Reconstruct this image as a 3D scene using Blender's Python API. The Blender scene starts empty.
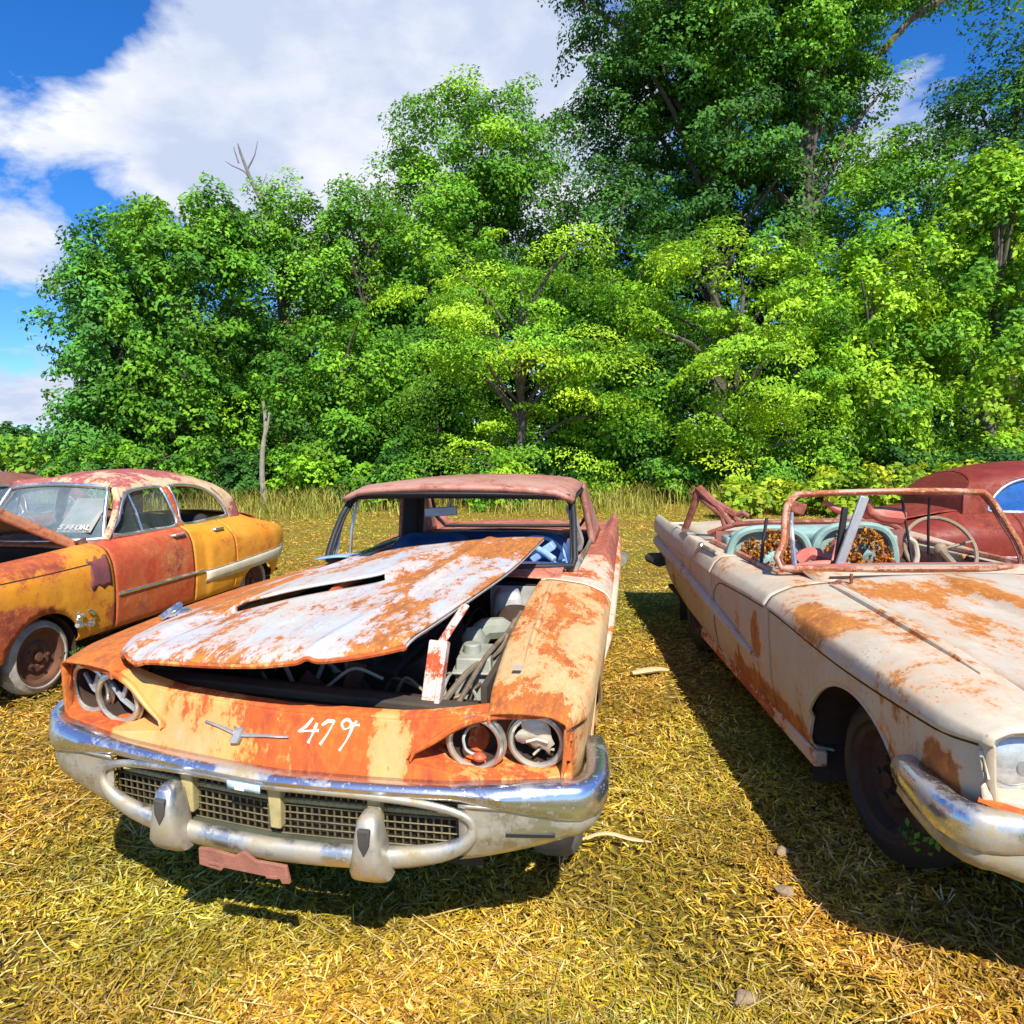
import bpy, math, random
import numpy as np
from math import radians as R, sin, cos, pi

random.seed(4)
SC = bpy.context.scene
COL = SC.collection

# ------------------------------------------------------------------ helpers
def pch(xs, Y, x):
    """monotone cubic interpolation, Y may be (n,) or (n,k...)"""
    xs = np.asarray(xs, float); Y = np.asarray(Y, float)
    x = np.clip(np.asarray(x, float), xs[0], xs[-1])
    h = np.diff(xs); sh = (len(h),) + (1,) * (Y.ndim - 1)
    d = np.diff(Y, axis=0) / h.reshape(sh)
    m = np.zeros_like(Y)
    if len(xs) > 2:
        a, b = d[:-1], d[1:]
        ok = a * b > 0
        s = a + b
        m[1:-1] = np.where(ok, 2 * a * b / np.where(ok, s, 1), 0)
    m[0] = d[0]; m[-1] = d[-1]
    i = np.clip(np.searchsorted(xs, x, side='right') - 1, 0, len(h) - 1)
    t = (x - xs[i]) / h[i]
    ex = x.shape + (1,) * (Y.ndim - 1)
    t = t.reshape(ex); hh = h[i].reshape(ex)
    return ((2*t**3-3*t**2+1)*Y[i] + (t**3-2*t**2+t)*hh*m[i] + (-2*t**3+3*t**2)*Y[i+1] + (t**3-t**2)*hh*m[i+1])

class MB:
    def __init__(self):
        self.v = []; self.f = []; self.n = 0
    def add(self, V, F):
        V = np.asarray(V, float).reshape(-1, 3)
        self.v.append(V); self.f += [tuple(int(i) + self.n for i in f) for f in F]; self.n += len(V)
        return self
    def box(self, c, s, rz=0, rx=0, ry=0, top=1.0):
        x, y, z = [k / 2 for k in s]
        V = np.array([[a*x*(top if d > 0 else 1), b*y*(top if d > 0 else 1), d*z] for d in (-1, 1) for a, b in ((-1,-1),(1,-1),(1,1),(-1,1))])
        V = V @ rot(rx, ry, rz).T + np.array(c)
        return self.add(V, [(3,2,1,0),(4,5,6,7),(0,1,5,4),(1,2,6,5),(2,3,7,6),(3,0,4,7)])
    def grid(self, P, keep=None, wrap=False):
        P = np.asarray(P, float); n, m = P.shape[:2]
        F = []
        for i in range(n - 1):
            for j in range(m - 1 + (1 if wrap else 0)):
                if keep is not None and not keep[i, j]: continue
                k = (j + 1) % m
                F.append((i*m+j, (i+1)*m+j, (i+1)*m+k, i*m+k))
        return self.add(P.reshape(-1, 3), F)
    def tube(self, pts, r, n=8, caps=True, closed=False, flat=1.0, smooth=0):
        P = np.asarray(pts, float)
        if smooth:
            t = np.arange(len(P)); P = pch(t, P, np.linspace(0, len(P)-1, (len(P)-1)*smooth+1))
        k = len(P)
        rr = np.full(k, r) if np.isscalar(r) else (np.asarray(r, float) if len(r) == k else pch(np.linspace(0, 1, len(r)), np.asarray(r, float), np.linspace(0, 1, k)))
        T = np.roll(P, -1, 0) - np.roll(P, 1, 0) if closed else np.gradient(P, axis=0)
        T /= np.linalg.norm(T, axis=1, keepdims=True) + 1e-9
        up = np.array([0, 0, 1.]) if abs(T[0][2]) < .9 else np.array([0, 1., 0])
        a = np.cross(T[0], up); a /= np.linalg.norm(a)
        rings = []
        for i in range(k):
            a = a - T[i] * a.dot(T[i]); a /= np.linalg.norm(a) + 1e-9
            b = np.cross(T[i], a)
            th = np.linspace(0, 2*pi, n, endpoint=False)
            rings.append(P[i] + rr[i]*(np.outer(np.cos(th), a) + flat*np.outer(np.sin(th), b)))
        V = np.concatenate(rings); F = []
        for i in range(k if closed else k - 1):
            q = (i + 1) % k
            for j in range(n):
                F.append((i*n+j, i*n+(j+1) % n, q*n+(j+1) % n, q*n+j))
        if caps and not closed:
            F.append(tuple(range(n))[::-1]); F.append(tuple((k-1)*n+j for j in range(n)))
        return self.add(V, F)
    def lathe(self, prof, c=(0,0,0), axis='x', n=28, close=False):
        """prof: list of (radius, height along axis)"""
        V = []; k = len(prof)
        for r, h in prof:
            for j in range(n):
                t = 2*pi*j/n
                p = (h, r*cos(t), r*sin(t)) if axis == 'x' else ((r*cos(t), h, r*sin(t)) if axis == 'y' else (r*cos(t), r*sin(t), h))
                V.append(p)
        F = []
        for i in range(k if close else k-1):
            q = (i+1) % k
            for j in range(n):
                F.append((i*n+j, i*n+(j+1) % n, q*n+(j+1) % n, q*n+j))
        return self.add(np.array(V) + np.array(c), F)
    def ring(self, c, Rr, r, axis='y', n=32, m=10, tilt=None):
        V = []; F = []
        for i in range(n):
            a = 2*pi*i/n
            for j in range(m):
                b = 2*pi*j/m
                q = Rr + r*cos(b); h = r*sin(b)
                V.append({'y': (q*cos(a), h, q*sin(a)), 'x': (h, q*cos(a), q*sin(a)), 'z': (q*cos(a), q*sin(a), h)}[axis])
                F.append((i*m+j, i*m+(j+1) % m, ((i+1) % n)*m+(j+1) % m, ((i+1) % n)*m+j))
        V = np.array(V)
        if tilt is not None: V = V @ tilt.T
        return self.add(V + np.array(c), F)
    def blob(self, c, s, n=12, m=8, jit=0, rng=None, rz=0):
        V = []; F = []
        for i in range(m + 1):
            p = pi*i/m
            for j in range(n):
                a = 2*pi*j/n
                V.append((sin(p)*cos(a), sin(p)*sin(a), cos(p)))
        V = np.array(V)
        if jit:
            q = V.copy()
            for _ in range(5):
                d = rng.normal(size=3); d /= np.linalg.norm(d)
                V += jit*np.outer(np.sin(q@d*3+rng.uniform(0, 6)), d)
        V = V*np.array(s)
        if rz: V = V @ rot(0, 0, rz).T
        for i in range(m):
            for j in range(n):
                F.append((i*n+j, (i+1)*n+j, (i+1)*n+(j+1) % n, i*n+(j+1) % n))
        return self.add(V + np.array(c), F)
    def prism(self, poly, h0, h1, plane='xz'):
        k = len(poly)
        def P(p, h): return (p[0], h, p[1]) if plane == 'xz' else ((h, p[0], p[1]) if plane == 'yz' else (p[0], p[1], h))
        V = [P(p, h0) for p in poly] + [P(p, h1) for p in poly]
        F = [tuple(range(k))[::-1], tuple(range(k, 2*k))] + [(i, (i+1) % k, k+(i+1) % k, k+i) for i in range(k)]
        return self.add(V, F)
    def build(self, name, mat, parent=None, xf=None, solid=0, bevel=0, sub=0, angle=35, smooth=True, off=0):
        V = np.concatenate(self.v)
        if xf is not None: V = xf(V)
        me = bpy.data.meshes.new(name)
        me.from_pydata(V.tolist(), [], self.f)
        me.update()
        # drop loose verts left by cut-outs
        used = np.zeros(len(V), bool)
        for f in self.f: used[list(f)] = True
        if not used.all():
            import bmesh
            bm = bmesh.new(); bm.from_mesh(me)
            bmesh.ops.delete(bm, geom=[q for q in bm.verts if not q.link_faces], context='VERTS')
            bm.to_mesh(me); bm.free()
        if smooth:
            me.polygons.foreach_set('use_smooth', [True]*len(me.polygons))
            me.set_sharp_from_angle(angle=R(angle))
        if mat: me.materials.append(mat)
        o = bpy.data.objects.new(name, me); COL.objects.link(o)
        if parent: o.parent = parent
        if sub:
            m = o.modifiers.new('sub', 'SUBSURF'); m.levels = m.render_levels = sub
        if solid:
            m = o.modifiers.new('solid', 'SOLIDIFY'); m.thickness = solid; m.offset = off
        if bevel:
            m = o.modifiers.new('bev', 'BEVEL'); m.width = bevel; m.segments = 2; m.limit_method = 'ANGLE'
        return o

def rot(rx=0, ry=0, rz=0):
    cx, sx, cy, sy, cz, sz = cos(rx), sin(rx), cos(ry), sin(ry), cos(rz), sin(rz)
    X = np.array([[1,0,0],[0,cx,-sx],[0,sx,cx]]); Y = np.array([[cy,0,sy],[0,1,0],[-sy,0,cy]]); Z = np.array([[cz,-sz,0],[sz,cz,0],[0,0,1]])
    return Z @ Y @ X

def thing(name, label, cat, loc=(0,0,0), rz=0, group=None):
    o = bpy.data.objects.new(name, None); COL.objects.link(o)
    o.location = loc; o.rotation_euler = (0, 0, rz); o.empty_display_size = .2
    return tag(o, label, cat, group)
def tag(o, label, cat, group=None):
    o['label'] = label; o['category'] = cat
    if group: o['group'] = group
    return o

# 2d cut-outs -----------------------------------------------------------
class Ell:
    def __init__(s, c, a, b): s.c = np.array(c); s.r = np.array([a, b])
    def inside(s, p): return np.linalg.norm((p-s.c)/s.r, axis=-1) < 1
    def snap(s, p):
        q = (p-s.c)/s.r; n = np.linalg.norm(q, axis=-1, keepdims=True); return s.c + q/n*s.r
class Poly:
    def __init__(s, pts, smooth=4):
        P = np.array(pts, float)
        if smooth:
            Q = []; k = len(P)
            for i in range(k):
                a, b, c, d = P[i-1], P[i], P[(i+1) % k], P[(i+2) % k]
                for t in np.linspace(0, 1, smooth, endpoint=False):
                    Q.append(.5*((2*b)+(c-a)*t+(2*a-5*b+4*c-d)*t*t+(3*b-a-3*c+d)*t**3))
            P = np.array(Q)
        s.P = P
    def inside(s, p):
        sh = p.shape[:-1]; p = p.reshape(-1, 2); r = np.zeros(len(p), bool); k = len(s.P)
        for i in range(k):
            a, b = s.P[i], s.P[(i+1) % k]
            c = (a[1] > p[:, 1]) != (b[1] > p[:, 1])
            xi = (b[0]-a[0])*(p[:, 1]-a[1])/(b[1]-a[1]+1e-12)+a[0]
            r ^= c & (p[:, 0] < xi)
        return r.reshape(sh)
    def snap(s, p):
        best = np.full(len(p), 1e9); out = p.copy(); k = len(s.P)
        for i in range(k):
            a, b = s.P[i], s.P[(i+1) % k]; d = b-a
            t = np.clip(((p-a)@d)/(d@d+1e-12), 0, 1); q = a+t[:, None]*d
            dd = np.linalg.norm(p-q, axis=1); m = dd < best
            best[m] = dd[m]; out[m] = q[m]
        return out

def cut(P, holes, ax=(1, 2)):
    """keep-mask for a grid after snapping its vertices to hole outlines"""
    P = P.copy(); n, m = P.shape[:2]; keep = np.ones((n-1, m-1), bool)
    for h in holes:
        q = P[..., list(ax)]
        ins = h.inside(q)
        cells = ins[:-1, :-1].astype(int)+ins[1:, :-1]+ins[:-1, 1:]+ins[1:, 1:]
        kill = cells >= 2
        keep &= ~kill
        near = np.zeros((n, m), bool)
        for a in (0, 1):
            for b in (0, 1):
                near[a:n-1+a, b:m-1+b] |= kill
        alive = np.zeros((n, m), bool)
        for a in (0, 1):
            for b in (0, 1):
                alive[a:n-1+a, b:m-1+b] |= keep
        mv = (near & alive) | (ins & alive)
        if mv.any():
            s = h.snap(q[mv]); t = P[mv]; t[:, ax[0]] = s[:, 0]; t[:, ax[1]] = s[:, 1]; P[mv] = t
    return P, keep

# ------------------------------------------------------------------ materials
class NT:
    def __init__(s, name):
        s.m = bpy.data.materials.new(name); s.m.use_nodes = True
        s.t = s.m.node_tree; s.b = s.t.nodes['Principled BSDF']; s.out = s.t.nodes['Material Output']
    def n(s, typ, **k):
        x = s.t.nodes.new(typ)
        for a, v in k.items(): setattr(x, a, v)
        return x
    def l(s, a, b): s.t.links.new(a, b)
    def coord(s, scale=(1,1,1), loc=(0,0,0), rz=0):
        c = s.n('ShaderNodeTexCoord'); m = s.n('ShaderNodeMapping')
        m.inputs['Scale'].default_value = scale; m.inputs['Location'].default_value = loc; m.inputs['Rotation'].default_value = (0,0,rz)
        s.l(c.outputs['Object'], m.inputs['Vector']); return m.outputs['Vector']
    def noise(s, vec, scale, detail=8, rough=.65, dist=0):
        x = s.n('ShaderNodeTexNoise'); x.inputs['Scale'].default_value = scale; x.inputs['Detail'].default_value = detail
        x.inputs['Roughness'].default_value = rough; x.inputs['Distortion'].default_value = dist
        s.l(vec, x.inputs['Vector']); return x.outputs['Fac']
    def math(s, op, a, b=None, clamp=False):
        x = s.n('ShaderNodeMath', operation=op, use_clamp=clamp)
        for i, q in enumerate((a, b)):
            if q is None: continue
            if isinstance(q, (int, float)): x.inputs[i].default_value = q
            else: s.l(q, x.inputs[i])
        return x.outputs[0]
    def ramp(s, f, stops, interp='LINEAR'):
        x = s.n('ShaderNodeValToRGB'); e = x.color_ramp.elements; x.color_ramp.interpolation = interp
        while len(e) > 1: e.remove(e[-1])
        for i, (p, c) in enumerate(stops):
            k = e[0] if i == 0 else e.new(p)
            k.position = p
            k.color = (c, c, c, 1) if isinstance(c, (int, float)) else tuple(c)+(1,)
        s.l(f, x.inputs[0]); return x.outputs[0]
    def mix(s, f, a, b, mode='MIX'):
        x = s.n('ShaderNodeMix', data_type='RGBA', blend_type=mode)
        if isinstance(f, (int, float)): x.inputs['Factor'].default_value = f
        else: s.l(f, x.inputs['Factor'])
        for k, q in (('A', a), ('B', b)):
            i = [z for z in x.inputs if z.name == k and z.type == 'RGBA'][0]
            if isinstance(q, tuple): i.default_value = q+(1,)
            else: s.l(q, i)
        return [z for z in x.outputs if z.type == 'RGBA'][0]
    def bump(s, h, strength=.3, dist=.01):
        x = s.n('ShaderNodeBump'); x.inputs['Strength'].default_value = strength; x.inputs['Distance'].default_value = dist
        s.l(h, x.inputs['Height']); s.l(x.outputs[0], s.b.inputs['Normal'])
    def set(s, **k):
        for a, v in k.items():
            i = s.b.inputs[a.replace('_', ' ')]
            if hasattr(v, 'is_linked') or hasattr(v, 'links'): s.l(v, i)
            elif isinstance(v, tuple): i.default_value = v+(1,) if len(v) == 3 else v
            else: i.default_value = v
        return s

_seed = [0]
def rusty(name, base, fade=None, rust=(.42,.11,.018), rust2=(.16,.045,.02), amt=.5, scale=2.6, stretch=(1,1,1), patches=(), speck=.5, rough=.5, soft=.022, gloss=0.0, low=None):
    """weathered paint over rust; amt = share of rust (0..1), patches = ((centre),(radii),strength)"""
    n = NT(name); _seed[0] += 1; off = (_seed[0]*3.7, _seed[0]*1.3, _seed[0]*2.1)
    v = n.coord(stretch, off)
    big = n.noise(v, scale, 10, .68, .4)
    val = big
    obj = n.n('ShaderNodeTexCoord').outputs['Object']
    for c, r, st in patches:
        a = n.n('ShaderNodeVectorMath', operation='SUBTRACT'); n.l(obj, a.inputs[0]); a.inputs[1].default_value = c
        b = n.n('ShaderNodeVectorMath', operation='DIVIDE'); n.l(a.outputs[0], b.inputs[0]); b.inputs[1].default_value = r
        d = n.n('ShaderNodeVectorMath', operation='LENGTH'); n.l(b.outputs[0], d.inputs[0])
        mr = n.n('ShaderNodeMapRange'); mr.interpolation_type = 'SMOOTHSTEP'
        n.l(d.outputs['Value'], mr.inputs[0]); mr.inputs[1].default_value = 1; mr.inputs[2].default_value = .2; mr.inputs[3].default_value = 0; mr.inputs[4].default_value = st
        val = n.math('ADD', val, mr.outputs[0])
    fine = n.noise(v, scale*9, 6, .7)
    flake = n.noise(v, scale*26, 4, .6)
    drip = n.noise(n.coord((9, 9, .9), off), scale*.9, 5, .6)
    val = n.math('ADD', val, n.math('MULTIPLY', n.math('SUBTRACT', fine, .5), .34))
    val = n.math('ADD', val, n.math('MULTIPLY', n.math('SUBTRACT', flake, .5), .20))
    val = n.math('ADD', val, n.math('MULTIPLY', n.math('SUBTRACT', drip, .5), .16))
    thr = .5 + (.5-amt)*.42
    mask = n.ramp(val, [(max(0, thr-soft), 0), (min(1, thr+soft), 1)])
    # pin-holes of rust in sound paint
    vo = n.n('ShaderNodeTexVoronoi'); vo.inputs['Scale'].default_value = 55; n.l(v, vo.inputs['Vector'])
    sp = n.math('MULTIPLY', n.ramp(vo.outputs['Distance'], [(0.0, 1), (.17, 1), (.24, 0)]), n.ramp(n.noise(v, scale*2.2, 3), [(.52, 0), (.62, speck)]))
    tone = n.noise(v, scale*1.4, 6, .6)
    paint = n.mix(n.ramp(tone, [(.35, 0), (.68, 1)]), base, fade if fade else tuple(c*.72 for c in base))
    dirt = n.ramp(n.noise(v, scale*5, 8, .7), [(.30, 1), (.62, 0)])
    paint = n.mix(n.math('MULTIPLY', dirt, .35), paint, tuple(b*.45+r*.25 for b, r in zip(base, rust)))
    # rust stain halo
    halo = n.ramp(val, [(max(0, thr-soft-.11), 0), (min(1, thr), .8)])
    paint = n.mix(halo, paint, tuple(.45*b+.55*r*1.2 for b, r in zip(base, rust)))
    rc = n.mix(n.ramp(n.noise(v, scale*4.3, 8, .7), [(.34, 0), (.66, 1)]), rust, rust2)
    rc = n.mix(n.math('MULTIPLY', n.ramp(n.noise(v, scale*14, 4, .6), [(.5, 0), (.75, 1)]), .5), rc, tuple(min(1, c*1.9) for c in rust))
    col = n.mix(mask, paint, rc)
    col = n.mix(sp, col, rust2)
    rg = n.ramp(mask, [(0, rough), (1, .92)])
    n.set(Base_Color=col, Roughness=rg)
    n.b.inputs['Specular IOR Level'].default_value = .4
    dent = n.noise(v, 4.5, 2, .5)
    pit = n.math('MULTIPLY', n.noise(v, 90, 3, .7), mask)
    n.bump(n.math('ADD', n.math('ADD', n.math('MULTIPLY', mask, -.35), n.math('MULTIPLY', pit, .45)), n.math('ADD', n.math('MULTIPLY', fine, .35), n.math('MULTIPLY', dent, 2.2))), .45, .012)
    return n.m

def plain(name, c, rough=.6, metal=0, var=.35, scale=8, bump=.15, c2=None):
    n = NT(name); v = n.coord((1,1,1), (random.uniform(0, 9),)*3)
    f = n.noise(v, scale, 8, .65)
    col = n.mix(n.ramp(f, [(.32, 0), (.68, 1)]), c, c2 if c2 else tuple(x*(1-var) for x in c))
    n.set(Base_Color=col, Roughness=rough, Metallic=metal); n.bump(n.noise(v, scale*5, 5), bump, .006)
    return n.m

def chrome(name, tint=(.72,.74,.78), dirt=(.33,.25,.12), amt=.4, rough=.22):
    n = NT(name); v = n.coord((1,1,1), (random.uniform(0, 9),)*3)
    f = n.noise(v, 5, 9, .7); d = n.ramp(f, [(.62-amt*.3, 0), (.74-amt*.2, 1)])
    pit = n.ramp(n.noise(v, 60, 4, .6), [(.6, 0), (.7, .6)])
    k = n.math('MAXIMUM', d, pit)
    col = n.mix(k, tint, dirt)
    n.set(Base_Color=col, Metallic=n.ramp(k, [(0, .95), (1, .25)]), Roughness=n.ramp(k, [(0, rough), (1, .7)]))
    n.bump(n.noise(v, 9, 4), .12, .01); return n.m

def glass(name, tint=(.55,.65,.7), alpha=.35, rough=.05):
    n = NT(name)
    f = n.noise(n.coord(), 4, 8, .7)
    n.set(Base_Color=tint, Roughness=rough, Alpha=n.ramp(f, [(.35, alpha*.7), (.7, min(1, alpha*1.5))]))
    n.b.inputs['Specular IOR Level'].default_value = .8
    return n.m

M = {}
ORANGE = (.62,.145,.020); RUST2 = (.25,.06,.03)
# T-bird, front left of picture
M['c1_nose'] = rusty('orange_rust_nose', (.74,.40,.10), (.66,.36,.20), (.60,.135,.020), (.36,.06,.022), .62, 2.6, (1,1,.5),
    patches=(((-.50,.1,.7),(.13,.3,.3),-.26), ((.33,.1,.66),(.10,.3,.25),-.24), ((-.22,.1,.68),(.28,.3,.10),-.09), ((.80,.15,.60),(.35,.3,.05),-.10), ((.22,.1,.68),(.14,.3,.2),.12)), speck=.4)
M['c1_fender'] = rusty('peeling_white_orange_fender', (.66,.47,.22), (.62,.44,.22), (.58,.16,.020), (.32,.09,.03), .37, 2.9, (2.2,.8,1),
    patches=(((.6,.12,.8),(.5,.25,.3),.16), ((-.8,.7,.85),(.4,1.6,.4),.32)), speck=.7)
M['c1_hood'] = rusty('chalk_white_rusting_hood', (.50,.565,.62), (.60,.55,.42), (.52,.18,.028), (.28,.09,.028), .45, 2.3, (2.0,.75,1),
    patches=(((.42,1.65,1.05),(.35,.45,.4),.13), ((-.5,.9,.9),(.16,.7,.4),.12), ((-.1,.25,.9),(.5,.25,.4),-.07)), speck=.9)
M['c1_side'] = rusty('faded_white_side', (.72,.62,.48), (.62,.50,.36), ORANGE, RUST2, .42, 2.4, (1,.6,1.4))
M['c1_rear'] = rusty('pink_rust_panel', (.52,.20,.13), (.55,.28,.18), (.45,.13,.07), (.22,.06,.045), .55, 2.0)
M['c1_roof'] = rusty('brown_pink_roof', (.46,.23,.17), (.52,.31,.24), (.40,.16,.10), (.18,.06,.045), .5, 1.6, (1,1,1), soft=.06, speck=.3)
M['dark_rust'] = plain('dark_rust', (.075,.035,.02), .9, 0, .6, 6, .4, (.02,.014,.01))
M['bay'] = plain('grimy_engine_bay', (.035,.03,.022), .85, 0, .5, 5, .3, (.07,.05,.03))
M['pod'] = rusty('pod_rust', (.40,.30,.18), (.30,.16,.07), (.30,.09,.03), (.10,.04,.02), .6, 5)
M['rubber'] = plain('dusty_rubber', (.035,.033,.03), .85, 0, .4, 10, .3, (.075,.068,.055))
M['rubber_gray'] = plain('sun_greyed_rubber', (.22,.20,.16), .9, 0, .4, 8, .4, (.12,.11,.09))
M['rim'] = plain('rusty_rim', (.17,.065,.03), .85, 0, .5, 9, .35, (.08,.035,.02))
M['chrome'] = chrome('dulled_chrome', (.66,.68,.76), (.36,.29,.17), .34, .24)
M['chrome_d'] = chrome('dirty_chrome', (.62,.60,.54), (.34,.27,.15), .62, .34)
M['trim'] = chrome('bright_trim', (.72,.72,.70), (.40,.34,.24), .4, .3)
M['tray'] = plain('dark_green_tray', (.10,.11,.07), .6, .1, .4, 9, .2)
M['chrome_c3'] = chrome('weathered_chrome', (.66,.66,.68), (.40,.32,.19), .42, .22)
M['cream'] = plain('cream_grille_bars', (.55,.45,.20), .6, .1, .35, 14, .2)
M['mesh'] = plain('tarnished_lattice', (.20,.165,.085), .5, .45, .4, 20, .2)
M['bracket'] = plain('red_brown_bracket', (.36,.14,.09), .85, 0, .35, 18, .5)
M['paintmark'] = plain('white_marker_paint', (.90,.88,.84), .6, 0, .08, 70, .2, (.72,.52,.40))
M['blue'] = plain('blue_vinyl', (.03,.10,.27), .55, 0, .5, 6, .2, (.02,.05,.13))
M['blue_light'] = plain('pale_blue_paint', (.13,.30,.60), .5, 0, .4, 8, .2, (.40,.50,.62))
M['black'] = plain('black_rubber_trim_and_shade', (.02,.02,.02), .6, 0, .3, 10, .1)  # real black parts, also the dark pieces standing in for shade
M['glassy'] = plain('clouded_lamp_glass', (.62,.65,.66), .18, .35, .35, 30, .1)
M['reflector'] = plain('broken_reflector', (.74,.66,.52), .5, .25, .35, 24, .3)
M['redlens'] = plain('red_scrap', (.6,.12,.05), .5)
M['steel'] = plain('grey_steel', (.42,.43,.44), .5, .4, .3, 12, .2)
M['greygreen'] = plain('grey_green_tank', (.24,.26,.19), .6, .1, .45, 7, .25, (.40,.39,.33))
M['duct'] = plain('pale_duct', (.50,.49,.45), .7, 0, .35, 9, .2)
M['pipe'] = plain('tarnished_pipe', (.34,.28,.19), .6, .3, .5, 14, .3, (.15,.10,.06))
M['strut'] = rusty('red_white_strut', (.75,.72,.66), (.7,.6,.5), (.60,.10,.03), (.45,.07,.03), .45, 7)
M['sticker'] = plain('pale_blue_sticker', (.55,.75,.85), .5, 0, .1, 20, .05)
# convertible
M['c3_body'] = rusty('aged_white_body', (.60,.53,.41), (.55,.46,.33), (.52,.20,.032), (.32,.10,.03), .27, 2.1, (1,.8,.55),
    patches=(((-.95,1.95,.58),(.3,.13,.18),.26), ((-.93,.30,.62),(.3,.13,.16),.22), ((-.86,1.2,.82),(.16,.35,.12),.20),
             ((-.93,1.85,.30),(.3,1.2,.10),.20), ((-.7,.9,.86),(.2,.5,.2),.06), ((-.93,1.35,.4),(.2,.12,.3),.1)), speck=.5, soft=.03)
M['c3_hood'] = rusty('white_hood_rust_streaks', (.59,.53,.42), (.55,.47,.36), (.52,.19,.028), (.40,.13,.025), .24, 2.2, (2.2,.8,1),
    patches=(((-.38,1.45,.9),(.30,.28,.3),.22), ((-.42,1.0,.9),(.14,.6,.3),.16), ((-.17,1.0,.95),(.07,.8,.3),.22)), speck=.5, soft=.03)
M['c3_frame'] = rusty('rust_pink_frame', (.50,.28,.20), (.60,.38,.28), (.45,.15,.06), (.22,.07,.04), .5, 5)
M['c3_bar'] = rusty('dark_rust_bars', (.28,.10,.08), (.35,.14,.10), (.28,.08,.04), (.12,.04,.03), .5, 6)
M['teal'] = plain('teal_vinyl', (.28,.42,.36), .6, 0, .4, 10, .3, (.16,.27,.24))
M['fluff'] = plain('orange_padding', (.55,.24,.03), .95, 0, .6, 16, .9, (.22,.075,.015))
M['redvinyl'] = plain('red_vinyl', (.50,.10,.07), .55, 0, .3, 8, .2, (.40,.16,.11))
M['wheelbrown'] = plain('cracked_brown_plastic', (.34,.25,.15), .6, 0, .5, 14, .3)
M['wheelwhite'] = plain('ivory_plastic', (.50,.44,.32), .5, 0, .3, 12, .1)
# sedan
YEL = (.82,.33,.018)
M['s_yellow'] = rusty('mustard_yellow', YEL, (.80,.37,.05), (.52,.12,.03), (.25,.05,.03), .27, 1.9, (1,.8,1),
    patches=(((.85,1.55,.42),(.3,.35,.22),.30), ((.80,.55,.42),(.4,.45,.26),.30), ((.7,.5,.93),(.4,1.1,.24),.19), ((.85,4.95,.62),(.5,.35,.5),.25)), soft=.045, speck=.6)
M['s_red'] = rusty('oxide_red_door', (.52,.045,.028), (.52,.10,.04), (.58,.20,.05), (.30,.03,.035), .36, 2.4, (1,1,1), soft=.05)
M['s_purple'] = plain('dark_primer_patch', (.13,.05,.07), .85, 0, .4, 10, .3, (.32,.08,.06))
M['s_roof'] = rusty('peeling_tan_maroon_roof', (.70,.50,.27), (.74,.56,.34), (.38,.11,.09), (.30,.07,.07), .50, 2.0, (1,.8,1), patches=(((-.25,2.3,1.5),(.7,.7,.5),.15), ((.55,3.1,1.35),(.3,1.5,.3),-.12)), soft=.02)
M['s_hood'] = rusty('orange_primer_hood', (.62,.25,.12), (.70,.34,.18), (.55,.16,.06), (.30,.08,.04), .45, 2)
M['s_white'] = plain('ivory_side_flash', (.74,.66,.47), .5, 0, .25, 9, .15)
M['s_glass'] = glass('hazy_glass', (.30,.40,.44), .34, .06)
M['s_side_glass'] = glass('dusty_side_glass', (.16,.20,.17), .22, .05)
M['s_dark'] = plain('dark_upholstery', (.03,.026,.022), .9, 0, .4, 6, .2)
M['r_body'] = rusty('maroon_body', (.16,.014,.011), (.21,.028,.016), (.26,.042,.016), (.09,.016,.012), .40, 2.0, soft=.07)
M['r_glass'] = glass('blue_glass', (.03,.12,.38), .85, .05)
M['f_body'] = rusty('brown_maroon_body', (.16,.07,.05), (.24,.12,.08), (.30,.10,.05), (.10,.03,.02), .45, 2.0, soft=.07)
M['whitewall'] = plain('chalky_tyre', (.50,.47,.40), .9, 0, .35, 9, .3, (.25,.22,.17))

# ------------------------------------------------------------------ hardtop and convertible of one model
TV = [0.12, .30, .86, 1.75, 2.6, 3.7, 4.6, 5.2]
TB = np.array([  # rows: control point, columns: stations -> (u, w)
 [[.80,.80,.80,.80,.80,.80,.80,.78],[.570,.52,.30,.225,.215,.25,.32,.42]],
 [[.86,.885,.895,.885,.885,.885,.87,.84],[.585,.53,.33,.25,.24,.28,.35,.45]],
 [[.87,.915,.93,.925,.925,.925,.91,.87],[.615,.58,.46,.41,.41,.43,.46,.53]],
 [[.88,.925,.94,.942,.942,.942,.93,.90],[.675,.66,.63,.60,.60,.60,.61,.63]],
 [[.885,.93,.945,.95,.95,.945,.94,.92],[.765,.745,.735,.765,.735,.72,.72,.74]],
 [[.89,.945,.962,.968,.962,.955,.955,.94],[.775,.762,.755,.785,.755,.74,.74,.76]],
 [[.885,.93,.945,.935,.925,.935,.945,.94],[.790,.800,.815,.83,.81,.815,.835,.865]],
 [[.84,.86,.86,.84,.86,.905,.905,.90],[.808,.830,.855,.87,.845,.875,.895,.915]],
 [[.74,.73,.71,.68,.74,.83,.83,.83],[.811,.840,.872,.89,.85,.845,.84,.835]],
 [[.66,.64,.61,.60,.70,.74,.72,.70],[.803,.830,.862,.885,.845,.835,.83,.82]],
 [[.655,.635,.605,.595,.695,.735,.715,.695],[.775,.795,.82,.845,.805,.795,.79,.78]]])
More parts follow.
